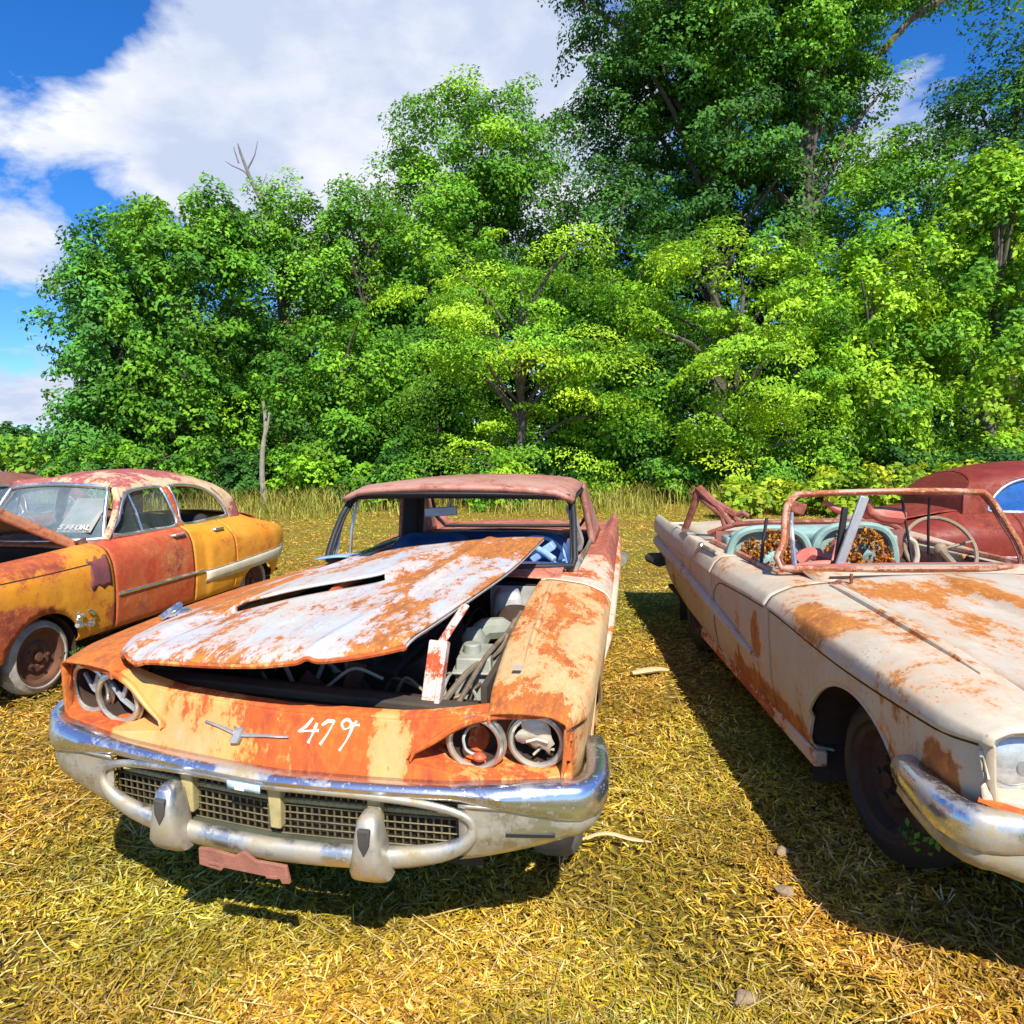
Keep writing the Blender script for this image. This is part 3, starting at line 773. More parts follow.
# front and side flange
fl = [P[i, 0]+np.array([0, .004, -.012]) for i in range(80)]; MB().tube(fl, .008, 6).build('hood_edge', M['c1_nose'], hood1, xf1)
fl = [P[-1, j]+np.array([-.010, 0, -.016]) for j in range(60)]; MB().tube(fl, .010, 6).build('hood_edge', M['duct'], hood1, xf1)
# under-hood bracing
m = MB()
for k in (.2, .5, .8):
    m.tube([hood_pt(k, b)-np.array([0,0,.035]) for b in np.linspace(.04, .95, 12)], .02, 6)
m.tube([hood_pt(a, .12)-np.array([0,0,.035]) for a in np.linspace(.04, .96, 12)], .02, 6); m.build('hood_bracing', M['c1_nose'], hood1, xf1)
# engine bay
m = MB(); m.box((0, 1.0, .34), (1.10, 1.5, .03))
for s in (-1, 1):
    m.box((s*.585, 1.0, .60), (.02, 1.45, .46))
m.build('bay_lining', M['bay'], c1, xf1)
m = MB(); m.box((0, .26, .755), (1.16, .07, .03)); m.box((0,.29,.60),(.70,.06,.28)); m.build('radiator_support', M['bay'], c1, xf1, bevel=.008)
eng = MB()
eng.box((-.02, 1.05, .56), (.36, .75, .34)); eng.box((-.24, 1.05, .66), (.17, .66, .14), ry=.5); eng.box((.20, 1.05, .66), (.17, .66, .14), ry=-.5)
eng.lathe([(0,-.02),(.10,-.02),(.11,0),(.09,.03),(0,.03)], (-.02,.62,.62), 'y', 20); eng.box((.02,.75,.74),(.10,.12,.10))
e1 = eng.build('engine_block', M['bay'], c1, xf1, bevel=.015)
m = MB(); m.lathe([(0,.10),(.06,.10),(.17,.085),(.19,.06),(.19,.02),(.16,0),(0,0)], (-.02,1.05,.74), 'z', 28); m.build('air_cleaner', M['dark_rust'], e1, xf1)
m = MB(); m.box((.47,.68,.70), (.15,.24,.24), rz=.12, top=.82); m.box((.47,.68,.77),(.155,.245,.012), rz=.12); m.lathe([(0,.04),(.032,.04),(.034,0),(0,0)], (.46,.66,.815), 'z', 16); m.build('washer_tank', M['greygreen'], c1, xf1, bevel=.022)
m = MB(); m.box((-.44,.62,.66),(.20,.28,.22)); m.box((-.44,.62,.775),(.21,.29,.015))
for k in range(3): m.lathe([(0,.02),(.018,.02),(.018,0),(0,0)], (-.44,.53+.09*k,.782), 'z', 10)
m.build('battery', M['black'], c1, xf1, bevel=.008)
m = MB()
for k in range(5):
    a = 2*pi*k/5; m.box((.02+.11*cos(a), .50, .62+.11*sin(a)), (.17,.012,.06), ry=-a, rx=.3)
m.lathe([(0,-.03),(.04,-.03),(.04,.06),(0,.06)], (.02,.50,.62), 'y', 14); m.build('fan', M['rim'], c1, xf1)
wr = np.random.default_rng(8)
for k in range(16):
    a = np.array([wr.uniform(.05,.52), wr.uniform(.35,1.4), wr.uniform(.62,.80)]); d = wr.normal(size=3)*np.array([.12,.16,.05])
    MB().tube([a, a+d*.5+np.array([0,0,.05]), a+d, a+d*1.5-np.array([0,0,.06])], wr.choice([.004,.006,.012]), 6, smooth=5).build('loose_hose', M[['black','pipe','dark_rust','greygreen'][k % 4]], c1, xf1)
m = MB(); m.tube([(.38,1.02,.72),(.43,1.05,.80),(.49,1.08,.80),(.52,1.12,.72)], .05, 10, smooth=4); m.lathe([(.045,0),(.05,.02),(.05,.10),(.03,.13),(0,.13)], (.40,.95,.70), 'z', 18); m.build('heater_hose', M['greygreen'], c1, xf1)
m = MB(); m.box((.46,1.42,.82),(.15,.22,.16), rz=.2, top=.8); m.build('heater_duct', M['duct'], c1, xf1, bevel=.03)
m = MB(); m.lathe([(0,-.08),(.07,-.08),(.085,-.03),(.085,.05),(.05,.09),(0,.09)], (.52,1.28,.76), 'z', 18); m.build('brake_booster', M['dark_rust'], c1, xf1)
m = MB(); m.box((.45,1.70,.78),(.26,.02,.16)); m.build('firewall_plate', M['duct'], c1, xf1)
m = MB(); m.tube([(.43,.28,.74),(.49,.55,.80),(.54,.74,.80),(.565,1.0,.86)], .011, 8, smooth=4); m.tube([(.49,.30,.75),(.53,.62,.83),(.555,.9,.84),(.575,1.1,.87)], .009, 8, smooth=4); m.tube([(.38,.40,.70),(.47,.42,.74),(.51,.60,.73),(.56,.85,.84)], .007, 8, smooth=4)
m.build('loose_pipes', M['pipe'], c1, xf1)
m = MB(); m.box((.415,.30,.845),(.055,.020,.225), rx=-.35, ry=.07); m.box((.443,.298,.845),(.018,.05,.225), rx=-.35, ry=.07); m.tube([(.425,.335,.93),(.455,.39,.985),(.485,.47,1.04)], .018, 8, flat=.5); m.box((.41,.27,.745),(.07,.03,.04))
m.build('hood_brace', M['strut'], c1, xf1, bevel=.004)
m = MB()
rg = np.random.default_rng(2)
for k in range(14):
    a = np.array([rg.uniform(-.5,.4), rg.uniform(.35,.9), rg.uniform(.45,.70)]); m.tube([a, a+rg.normal(size=3)*.09+np.array([0,0,.03]), a+rg.normal(size=3)*.16], .009, 6, smooth=3)
m.blob((.29,.42,.66),(.028,.028,.028)); m.blob((.14,.46,.60),(.08,.05,.035)); m.build('engine_oddments', M['greygreen'], e1, xf1)
# roof
def roofz(u, v):
    hwid = .705-.02*(v-2.3)
    q = abs(u)/hwid
    z = 1.350-.045*q**2.2-.035*max(0, q-.86)/.14-.03*max(0, (2.5-v)/.25)**2-.035*max(0, (v-3.3)/.5)**2
    return z
G = np.array([[(q*(.70-.02*(v-2.3)), v-.06*(1-q*q)*(1 if v < 2.5 else 0), roofz(q*(.70-.02*(v-2.3)), v)) for q in np.linspace(-1, 1, 29)] for v in np.concatenate([[2.24, 2.26], np.linspace(2.30, 3.80, 24)])])
rf = MB().grid(G).build('roof', M['c1_roof'], c1, xf1, solid=.035, off=-1)
m = MB()
for s in (-1, 1): m.tube([(s*(.705-.02*(v-2.3)), v, 1.268-.02*max(0, (v-3.3)/.5)**2) for v in np.linspace(2.27, 3.75, 12)], .013, 6)
m.tube([(q*.69, 2.25-.06*(1-q*q), 1.290+.016*(1-q*q)) for q in np.linspace(-1, 1, 15)], .012, 6)
m.build('drip_rail', M['black'], rf, xf1)
# headliner with its bows and mirror
G = np.array([[(u*.64, v, 1.262+.02*(1-u*u)) for u in np.linspace(-1, 1, 9)] for v in np.linspace(2.36, 3.75, 8)]); MB().grid(G).build('headliner', M['s_dark'], rf, xf1, solid=.01)
m = MB(); m.box((-.12,2.36,1.185),(.20,.03,.055), rz=.1, ry=-.06); m.tube([(-.08,2.36,1.2),(-.05,2.36,1.27)], .01, 6); m.build('rear_view_mirror', M['steel'], c1, xf1, bevel=.012)
for s in (-1, 1):   # rear pillars
    G = []
    for a in np.linspace(0, 1, 10):
        w = 1.30-.46*a
        G.append([(s*(.675+.075*a-.02*k*(1-a)), (3.30+.12*a)*(1-k)+(3.80+.62*a)*k, w-.0*k) for k in np.linspace(0, 1, 8)])
    MB().grid(np.array(G)).build('rear_pillar', M['c1_roof'], c1, xf1, solid=.04, off=0)
    m = MB(); m.tube([(s*.715,2.10,.90),(s*.715,2.20,1.08),(s*.69,2.32,1.25)], .012, 6, smooth=3); m.tube([(s*.72,2.35,.88),(s*.705,2.36,1.07),(s*.685,2.42,1.255)], .010, 6, smooth=3)
    m.tube([(s*.73,2.1,.885),(s*.74,2.8,.885),(s*.74,3.4,.885)], .014, 6)
    m.build('vent_window_frame', M['trim'], c1, xf1)
m = MB(); m.tube([(-.62,3.82,1.26),(-.66,4.15,.99),(-.60,4.22,.90),(.60,4.22,.90),(.66,4.15,.99),(.62,3.82,1.26),(0,3.80,1.285)], .018, 6, closed=True); m.build('rear_window_frame', M['black'], c1, xf1)
G = np.array([[(u*.70, v, .865) for u in np.linspace(-1, 1, 7)] for v in (3.5, 4.2)]); MB().grid(G).build('parcel_shelf', M['c1_rear'], c1, xf1, solid=.01)
def seat(root, name, mat, x0, x1, v, w0, w1, thick=.16, hump=.04, xf=None):
    G = []
    n = 13
    for a in np.linspace(0, 1, n):
        e = (1-abs(2*a-1)**6)
        top = w0+(w1-w0)*(.82+.18*e)
        G.append([(x0+(x1-x0)*a, v+d*e, w0+(top-w0)*k) for d, k in ((0,0),(-.02,.3),(-.01,.7),(.02,.92),(.06,1.0),(.10,1.0),(thick,.9),(thick+.02,.5),(thick,0))])
    m = MB().grid(np.array(G)); m.box(((x0+x1)/2, v-.25, w0), (abs(x1-x0), .55, .14))
    return m.build(name, mat, root, xf, bevel=.03)
seat(c1, 'front_seat', M['blue'], -.62, -.04, 2.85, .50, .985, xf=xf1); seat(c1, 'front_seat', M['blue'], .04, .62, 2.85, .50, .985, xf=xf1); seat(c1, 'rear_seat', M['blue'], -.62, .62, 3.45, .48, .93, xf=xf1)
m = MB(); m.grid(np.array([[(u, v, .935+.02*sin(9*u)+.01*sin(14*v)) for v in np.linspace(1.84, 2.02, 6)] for u in np.linspace(-.72, -.52, 8)])); m.build('blue_cowl_scrap', M['blue_light'], c1, xf1, solid=.008)
m = MB(); m.tube([(.30,2.2,.92),(.42,2.18,1.0),(.50,2.26,.97),(.60,2.2,.92)], .022, 8, smooth=4); m.box((.52,2.3,.95),(.16,.10,.05), ry=-.6); m.box((.33,2.2,.925),(.14,.12,.03)); m.build('torn_dash_trim', M['blue_light'], c1, xf1, bevel=.008)
m = MB(); m.tube([(.68,2.36,1.2),(.70,2.5,1.08),(.715,2.62,.98),(.70,2.66,.92)], .028, 8, smooth=4); m.tube([(.66,2.5,1.2),(.69,2.7,1.0),(.70,2.8,.95)], .018, 8, smooth=3); m.build('hanging_door_trim', M['duct'], c1, xf1)
m = MB(); m.box((-.60,3.30,1.07),(.13,.16,.42), ry=.08); m.build('pillar_lining', M['s_dark'], c1, xf1, bevel=.02)

# ======================= car 3: convertible ============================
c3 = thing('parked_car', 'cream white roofless convertible with torn teal seats and a bare windshield frame', 'car', (2.0873, 1.5913, 0), -.0418, 'rusting cars parked in the field')
def xf3(V): return V
mats3 = dict(fender=M['c3_body'], door=M['c3_body'], quarter=M['c3_body'], nose=M['c3_body'], spear=M['c3_body'], rocker=M['c1_side'], chrome_top=M['chrome_c3'], chrome_low=M['chrome_d'], guard=M['chrome_d'],
    deck=M['c3_body'], cowl=M['c3_body'], frame=M['c3_frame'], dash=M['redvinyl'], swheel=M['wheelbrown'])
nose3, bump3 = tbird(c3, dict(convertible=True, lamps=('glass','glass','glass','glass'), header=.615, right_k=(.67,.765), base_w=1.05, pillar=[(.735, 2.06, .965), (.715, 2.12, 1.04), (.675, 2.23, 1.15), (.645, 2.29, 1.22), (.610, 2.318, 1.262)], frame_r=.019, swheel=(.30, 2.46, .945), tyre_z=.335, tyre_r=.292, track=.70, rim_m=M['dark_rust'], tyre_m=M['black'], turn=.10), xf3, mats3)
def h3(u, v):
    k = (v-.17)/(1.77-.17)
    hw = .655-.055*k; q = u/hw
    z = .828+.062*k**.8+.040*(1-abs(q)**2.0)
    d = abs(u+.0)/(.20-.02*k)
    z += .030*np.clip((1.22-d)/.22, 0, 1)*np.clip((v-.5)/.5, 0, 1)*np.clip((1.76-v)/.3, 0, 1)
    z -= .018*max(0, abs(q)-.965)/.035
    return z-.03*max(0, 1-k/.05)**2
V = np.linspace(.17, 1.77, 50); Q = np.linspace(-1, 1, 61)
G = np.array([[(q*(.645-.055*(v-.17)/1.6), v-.03*(1-q*q)*(1 if v < .3 else 0)-.06*(1-q*q)*((v-.17)/1.6)**3, h3(q*(.645-.055*(v-.17)/1.6), v)) for q in Q] for v in V])
hood3 = MB().grid(G).build('hood', M['c3_hood'], c3, xf3, solid=.010, off=-1)
m = MB(); m.box((0, 1.0, .70), (1.16, 1.5, .02)); m.build('bay_lining', M['bay'], c3, xf3)
m = MB(); m.tube([(q*.60, 1.80-.07*(1-q*q), .905+.02*(1-q*q)) for q in np.linspace(-1, 1, 15)], .008, 6); m.build('cowl_seam', M['dark_rust'], c3, xf3)
m = MB(); m.tube([(-.555,1.66,.89),(-.555,1.66,.95)], .008, 8); m.lathe([(.025,0),(.025,.012),(0,.015)], (-.555,1.66,.888), 'z', 14); m.box((-.60,1.71,.897),(.09,.03,.012), rz=.5); m.build('wiper_pivot', M['c3_bar'], c3, xf3)
# painted front filler (orange) under the right headlight
m = MB(); m.tube([(-.875,.145,.618),(-.80,.09,.604),(-.68,.07,.602)], [.014,.02,.012], 8, flat=.8); m.build('lamp_sill', M['c1_nose'], nose3, xf3)
# windshield centre post and remnants
m = MB(); m.box((-.335,2.18,1.08),(.050,.022,.42), rx=0, ry=.32); m.build('centre_post', M['steel'], c3, xf3, bevel=.006)
m = MB(); m.box((-.365,2.24,1.05),(.030,.03,.34), ry=.12); m.build('post_strap', M['black'], c3, xf3, bevel=.004)
m = MB(); m.tube([(-.20,2.30,1.245),(-.17,2.33,1.19),(-.10,2.34,1.165),(.02,2.36,1.15)], [.02,.028,.045,.048], 10, smooth=4); m.tube([(-.42,2.34,1.245),(-.36,2.33,1.20),(-.30,2.32,1.18)], [.012,.02,.02], 8, smooth=3); m.build('sun_visor', M['redvinyl'], c3, xf3)
m = MB(); m.box((-.58,2.30,1.21),(.085,.03,.07), ry=.3); m.build('visor_stub', M['c3_bar'], c3, xf3, bevel=.01)
m = MB(); m.tube([(-.66,2.10,.90),(-.635,2.24,1.10),(-.60,2.34,1.24)], .014, 8, smooth=3); m.build('vent_window_post', M['trim'], c3, xf3)
m = MB(); m.tube([(-.74,2.42,.86),(-.725,2.44,1.0),(-.70,2.46,1.14)], .010, 6); m.tube([(.06,2.3,.88),(.03,2.32,1.1),(-.0,2.32,1.26)], .008, 6); m.tube([(.14,2.3,1.26),(.16,2.34,1.1),(.20,2.4,.93)], .008, 6); m.build('window_rods', M['black'], c3, xf3)
# interior
PADS = []
def bucket(name, x, v, w0, w1, hw):
    e = MB(); G = []
    out = []
    for a in np.linspace(-.1*pi, 1.1*pi, 26):
        out.append((x+hw*np.sign(cos(a))*abs(cos(a))**.6, w0+(w1-w0)*(max(0, sin(a))**.55 if sin(a) > 0 else 0)))
    shell = MB(); pts = [(p, v+.02*i/26, q) for i, (p, q) in enumerate(out)]
    shell.tube(pts, .027, 8)
    shell.prism(out, v+.04, v+.12, 'xz')
    o = shell.build(name, M['teal'], c3, xf3, bevel=.02)
    rg = np.random.default_rng(int(abs(x*100))); PADS.append((o, x, v, w0, w1, hw))
    t = MB()
    for k in range(4): t.blob((x+rg.uniform(-.6,.6)*hw, v-.03, w0+.02+rg.uniform(0,.13)), (.055,.02,.06), 9, 6, .3, rg)
    t.build('torn_cover', M['teal'], o, xf3)
    return o
bucket('front_seat', -.52, 2.95, .70, 1.02, .26); bucket('front_seat', .03, 2.95, .70, 1.035, .26)
m = MB(); m.box((-.25,3.0,.60),(1.1,.06,.5)); m.box((-.45,2.62,.62),(.52,.6,.18)); m.box((.10,2.62,.62),(.52,.6,.18)); m.build('seat_base', M['redvinyl'], c3, xf3, bevel=.04)
m = MB(); G = np.array([[(u, 2.30+.05*sin(5*u), w+.02*sin(11*u)) for w in (.70,.86,.90)] for u in np.linspace(-.64,-.18, 12)]); m.grid(G); m.tube([(-.55,2.4,.88),(-.45,2.45,.93),(-.30,2.42,.88)], .035, 8, smooth=3); m.tube([(-.33,2.42,.86),(-.29,2.45,1.0)], .03, 8); m.build('fallen_trim', M['redvinyl'], c3, xf3, solid=.01)
m = MB(); G = np.array([[(u, 2.34, .78+w*(1-abs((u+.08)/.13)**4)) for w in (0,.06,.11)] for u in np.linspace(-.2,.04,9)]); m.grid(G); m.build('speaker_panel', M['redvinyl'], c3, xf3, solid=.02)
m = MB(); m.tube([(.06,2.3,.84),(.10,2.33,.93),(.09,2.34,1.0),(.05,2.34,1.03)], .016, 8, smooth=3); m.build('gear_lever', M['wheelwhite'], c3, xf3)
for s in (-1, 1):
    m = MB(); m.tube([(s*.735,2.1,.865),(s*.73,2.9,.862),(s*.74,3.6,.86)], .022, 8); m.box((s*.73, 2.8, .66), (.03, 1.6, .42))
    m.build('door_lining', M['c3_frame'], c3, xf3)
m = MB(); m.tube([(-.74,3.72,.90),(-.5,3.62,.985),(0,3.60,.995),(.5,3.62,.985),(.74,3.72,.90)], .020, 8, smooth=4); m.box((0,3.66,.80),(1.4,.05,.25)); m.build('tonneau_rail', M['c3_bar'], c3, xf3)
m = MB(); m.blob((-.15,3.35,.93),(.55,.10,.07), 18, 8); m.box((-.1,3.42,.72),(1.2,.16,.40)); m.build('rear_seat', M['teal'], c3, xf3, bevel=.05)
m = MB()
m.tube([(-.85,4.1,.86),(-.80,4.0,1.06),(-.765,3.95,1.235)], .028, 8); m.tube([(-.765,3.95,1.235),(-.66,3.85,1.12),(-.52,3.75,1.03)], .036, 8)
m.tube([(-.80,4.02,1.20),(-.72,3.9,1.13),(-.62,3.78,1.03),(-.60,3.75,.94)], .022, 8); m.tube([(-.64,3.82,1.10),(-.56,3.72,.96)], .026, 8); m.tube([(-.575,3.80,1.08),(-.50,3.72,.98)], .026, 8)
m.tube([(-.52,3.75,1.03),(-.48,3.72,1.06),(-.44,3.72,1.03)], .022, 8)
m.build('folded_top_frame', M['c3_bar'], c3, xf3)
m = MB(); m.tube([(-.74,2.75,.845),(-.75,3.05,.85)], .012, 6); m.box((-.86,3.9,.895),(.05,.22,.02)); m.blob((-.885,3.32,.86),(.022,.04,.03), 10, 6); m.tube([(-.88,3.36,.865),(-.865,2.95,.862)], .012, 6); m.build('quarter_trim', M['trim'], c3, xf3)

# ------------------------------------------------------------------ round-roofed four-door sedans
SVV = [.0, .15, .50, .85, 1.65, 2.8, 2.99, 3.07, 3.5, 4.0, 4.45, 4.9]
SB = np.array([
 [[.50,.74,.80,.80,.80,.80,.80,.80,.80,.80,.78,.60],[.45,.32,.28,.28,.28,.27,.27,.27,.27,.27,.27,.38]],
 [[.58,.82,.87,.87,.87,.87,.87,.885,.89,.89,.86,.68],[.48,.37,.33,.33,.32,.31,.31,.31,.31,.31,.31,.42]],
 [[.66,.86,.905,.91,.90,.90,.90,.925,.94,.94,.91,.76],[.56,.52,.50,.50,.50,.50,.50,.50,.50,.50,.50,.52]],
 [[.68,.87,.915,.92,.905,.90,.90,.93,.95,.955,.93,.79],[.66,.68,.69,.69,.68,.68,.68,.68,.69,.69,.68,.66]],
 [[.67,.86,.90,.905,.89,.885,.885,.91,.93,.935,.91,.78],[.78,.80,.81,.81,.82,.84,.84,.83,.83,.82,.80,.77]],
 [[.62,.80,.84,.845,.84,.84,.835,.84,.85,.855,.83,.72],[.85,.88,.90,.905,.925,.95,.95,.94,.93,.915,.88,.83]],
 [[.54,.70,.74,.75,.76,.76,.755,.75,.73,.71,.68,.60],[.87,.915,.94,.945,.97,1.0,1.0,1.0,1.0,.985,.93,.855]],
 [[.48,.56,.56,.57,.66,.71,.71,.705,.68,.62,.54,.45],[.85,.90,.925,.935,.985,1.01,1.02,1.02,1.03,1.035,.96,.86]],
 [[.475,.555,.555,.565,.65,.70,.70,.70,.67,.60,.50,.42],[.80,.86,.885,.895,.95,.985,.985,.99,1.0,1.03,.965,.865]]])
def sd_S(v, t, s=1):
    v = np.asarray(v, float); t = np.asarray(t, float); k = SB.shape[0]
    C = np.stack([np.stack([pch(SVV, SB[j, c], v) for c in (0, 1)], -1) for j in range(k)], 0)
    i = np.clip(t.astype(int), 0, k-2); f = (t-i)[..., None]
    g = lambda q: np.take_along_axis(C, np.clip(q, 0, k-1)[None, ..., None], 0)[0]
    A, B, Pm, Pn = g(i), g(i+1), g(i-1), g(i+2)
    m0 = (B-Pm)*.42; m1 = (Pn-A)*.42
    q = (2*f**3-3*f**2+1)*A+(f**3-2*f**2+f)*m0+(-2*f**3+3*f**2)*B+(f**3-f**2)*m1
    out = np.zeros(v.shape+(3,)); out[..., 0] = q[..., 0]*s; out[..., 1] = v; out[..., 2] = q[..., 1]
    return out
def sd_panel(v0, v1, t0, t1, s, holes=(), dv=.03):
    nv = max(4, int((v1-v0)/dv)); T = np.linspace(t0, t1, int((t1-t0)*6)+1)
    VV = np.repeat(np.linspace(v0, v1, nv)[:, None], len(T), 1); TT = np.repeat(T[None], nv, 0)
    return cut(sd_S(VV, TT, s), holes)
GU = ([.98, 1.10, 1.25, 1.36, 1.44, 1.50, 1.535, 1.55], [.735, .705, .655, .60, .52, .38, .20, 0.0])
def gh_u(w, v):
    return pch(GU[0], GU[1], w)*(1-.10*np.clip((np.asarray(v)-2.7)/1.4, 0, 1)**2-.05*np.clip((2.5-np.asarray(v))/.7, 0, 1)**2)
def gh_pt(a, t, s):
    """greenhouse shell: a 0..1 front to back, t 0 (belt) .. 1 (roof centre line)"""
    w0 = pch([0,.35,.6,.75,.88,1], [.99,1.22,1.39,1.47,1.525,1.55], np.array(t))
    vf = pch([0,.35,.6,.75,1], [1.80,2.02,2.16,2.14,2.06], np.array(t)); vb = pch([0,.35,.6,.8,1], [4.06,4.02,3.92,3.84,3.78], np.array(t))
    v = vf+(vb-vf)*a
    drop = .11*max(0, (v-3.0)/.8)**2+.09*max(0, (2.75-v)/.7)**2
    w = w0-drop*max(0, (w0-1.2)/.35)
    return np.array([s*float(gh_u(w0, v)), float(v), float(w)])
WIN_F = [(1.90,1.025),(2.00,1.15),(2.12,1.29),(2.25,1.365),(2.45,1.388),(2.70,1.392),(2.735,1.35),(2.755,1.20),(2.765,1.03),(2.4,1.018)]
WIN_R = [(2.875,1.03),(2.870,1.20),(2.86,1.36),(2.90,1.392),(3.15,1.388),(3.38,1.355),(3.55,1.29),(3.68,1.19),(3.76,1.07),(3.70,1.035),(3.3,1.022)]
def sedan(root, mt, xf, hood_open=True, detail=True):
    for s in (-1, 1):
        P, k = sd_panel(.0, 1.63, 0, 8, s, [Ell((.87,.27), .36, .30)]); fd = MB().grid(P, k).build('front_fender', mt['fender'], root, xf, solid=.008)
        P, k = sd_panel(1.645, 2.79, 0, 8, s); d = MB().grid(P, k).build('front_door', mt['door'], root, xf, solid=.008)
        P, k = sd_panel(2.805, 3.5, 0, 8, s); d2 = MB().grid(P, k).build('rear_door', mt['body'], root, xf, solid=.008)
        P, k = sd_panel(3.508, 4.9, 0, 8, s, [Ell((4.03,.22), .40, .28)]); q = MB().grid(P, k).build('quarter_panel', mt['body'], root, xf, solid=.008)
        m = MB(); m.box((s*.78, 2.5, .30), (.10, 2.0, .06)); m.build('rocker', M['dark_rust'], root, xf)
        th = np.linspace(-.3, pi+.3, 16)
        for vc, r in ((.87, .36), (4.03, .40)):
            m = MB()
            m.grid(np.array([[(s*u, vc+r*cos(a), .25+.31*sin(a)) for u in (.52, .84)] for a in th])); m.prism([(vc+r*cos(a), .25+.31*sin(a)) for a in th], s*.515, s*.52, 'yz')
            m.build('wheel_housing', M['dark_rust'], root, xf)
        # side trim: thin strip, then the broad pale flash
        onside = lambda v, w, o=.006: (s*(float(sd_S(np.array([v]), np.array([2+(w-.50)/.18]), 1)[0, 0])+o), v, w)
        MB().tube([onside(v, .572-.004*(v-1.6)) for v in np.linspace(1.67, 2.96, 14)], .014, 6).build('side_trim', M['trim'], d, xf)
        G = np.array([[onside(v, lo+(hi-lo)*k, .008+.012*(1-(2*k-1)**4)) for k in np.linspace(0, 1, 6)] for v in np.linspace(2.97, 4.80, 24) for lo, hi in [(.455+.03*(v-2.97)/1.8, .555+.06*(v-2.97)/1.8)]])
        fl = MB().grid(G).build('side_flash', mt['flash'], q, xf, solid=.006)
        for z in (0, 1):
            MB().tube([G[i, -z]*1.0 for i in range(len(G))], .008, 6).build('flash_moulding', M['trim'], fl, xf)
        # fender feature line and handles
        MB().tube([tuple(sd_S(np.array([v]), np.array([4.35]), s)[0]+np.array([s*.003,0,0])) for v in np.linspace(.15, 1.40, 14)], .006, 5).build('feature_line', M['dark_rust'], fd, xf)
        for dd, v in ((d, 2.62), (d2, 3.30)):
            p = sd_S(np.array([v]), np.array([5.0]), s)[0]
            m = MB(); m.tube([p+np.array([0,-.09,0]), p+np.array([s*.035,-.08,.004]), p+np.array([s*.035,.07,.006]), p+np.array([0,.09,0])], .013, 8, smooth=3); m.build('handle', M['trim'], dd, xf)
        # greenhouse side
        A = np.linspace(0, 1, 90); T = np.linspace(0, 1, 44)
        P = np.array([[gh_pt(a, t, s) for t in T] for a in A])
        P, keep = cut(P, [Poly(WIN_F, 4), Poly(WIN_R, 4)])
        split = (P[:-1, :-1, 1] > 2.745) & (P[:-1, :-1, 1] < 2.868) & (P[:-1, :-1, 2] < 1.37)
        MB().grid(P, keep & ~split).build('roof', mt['roof'], root, xf, solid=.02, off=0)
        MB().grid(P, keep & split).build('door_pillar', mt['door'], root, xf, solid=.03)
        for nm, wn in (('front_window', WIN_F), ('rear_window', WIN_R)):
            W = Poly(wn, 4).P
            pts = [(s*(float(gh_u(w+.0, v))+.008), v, w) for v, w in W]
            fr = MB().tube(pts, .017, 8, closed=True).build(nm, M['trim'], root, xf, angle=60)
            V = [(s*(float(gh_u(w, v))-.012), v, w) for v, w in W]; n = len(V); cc = np.mean(V, 0)
            if not (detail and nm == 'rear_window'):
                MB().add(V+[tuple(cc)], [(i, (i+1) % n, n) for i in range(n)]).build('pane', mt['side_glass'], fr, xf)
            if nm == 'front_window':
                MB().tube([(s*(float(gh_u(w, v))+.002), v, w) for v, w in ((2.26,1.03),(2.25,1.2),(2.24,1.355))], .012, 6).build('vent_bar', M['trim'], fr, xf)
        # small curved corner pane is a seam in the rear pillar
        if detail: MB().tube([(s*(float(gh_u(w, v))+.006), v, w) for v, w in ((3.84,1.04),(3.76,1.22),(3.62,1.34))], .008, 6, smooth=3).build('pillar_seam', M['trim'], root, xf)
        # belt moulding
        MB().tube([tuple(sd_S(np.array([v]), np.array([7.0]), s)[0]+np.array([s*.012,0,.0])) for v in np.linspace(1.80, 4.05, 20)], .016, 6).build('belt_moulding', M['trim'], root, xf)
        wheel(root, (s*.765*xf.sx, .87*xf.sx, .262*xf.sz+.0), (mt['tyre'], M['rim']), R0=.262*xf.sz+.005, wid=.15, rimR=.185, side=s)
        wheel(root, (s*.765*xf.sx, 4.03*xf.sx, .275*xf.sz+.0), (mt['tyre'], M['rim']), R0=.275*xf.sz+.005, wid=.15, rimR=.17, side=s)
    # windshield
    rows = []
    for t in np.linspace(0, 1, 9):
        hw = .665-.135*t; w = 1.0+.415*t
        rows.append([(hw*a, 1.72-.12*(1-a*a)*(1-.3*t)+.36*t**1.05+.10*abs(a)**4*(1-t), w+.035*(1-a*a)*t) for a in np.linspace(-1, 1, 21)])
    G = np.array(rows); 
    border = [G[0, i] for i in range(21)]+[G[i, -1] for i in range(1, 8)]+[G[-1, i] for i in range(20, -1, -1)]+[G[i, 0] for i in range(7, 0, -1)]
    fr = MB().tube(np.array(border)+np.array([0,-.006,0]), .020, 8, closed=True).build('windshield_frame', M['trim'], root, xf, angle=60)
    MB().grid(G+np.array([0,.012,0])).build('pane', mt['glass'], fr, xf)
    # roof header strip joining the two halves over the glass, front pillars
    for s in (-1, 1):
        MB().tube([(s*.70,1.80,.99),(s*.675,1.93,1.13),(s*.62,2.07,1.29),(s*.545,2.14,1.40)], .032, 8, smooth=3, flat=.7).build('front_pillar', mt['roof'], root, xf)
    Hd = np.array([[(.55*a, 2.06+.03*k-.075*(1-a*a)*.7, 1.418+.03*k+.038*(1-a*a)) for k in np.linspace(0, 1.6, 4)] for a in np.linspace(-1, 1, 15)]); MB().grid(Hd).build('roof_header', mt['roof'], root, xf, solid=.012)
    # back glass, deck
    bgm = mt.get('back_glass', mt['side_glass'])
    Gb = []
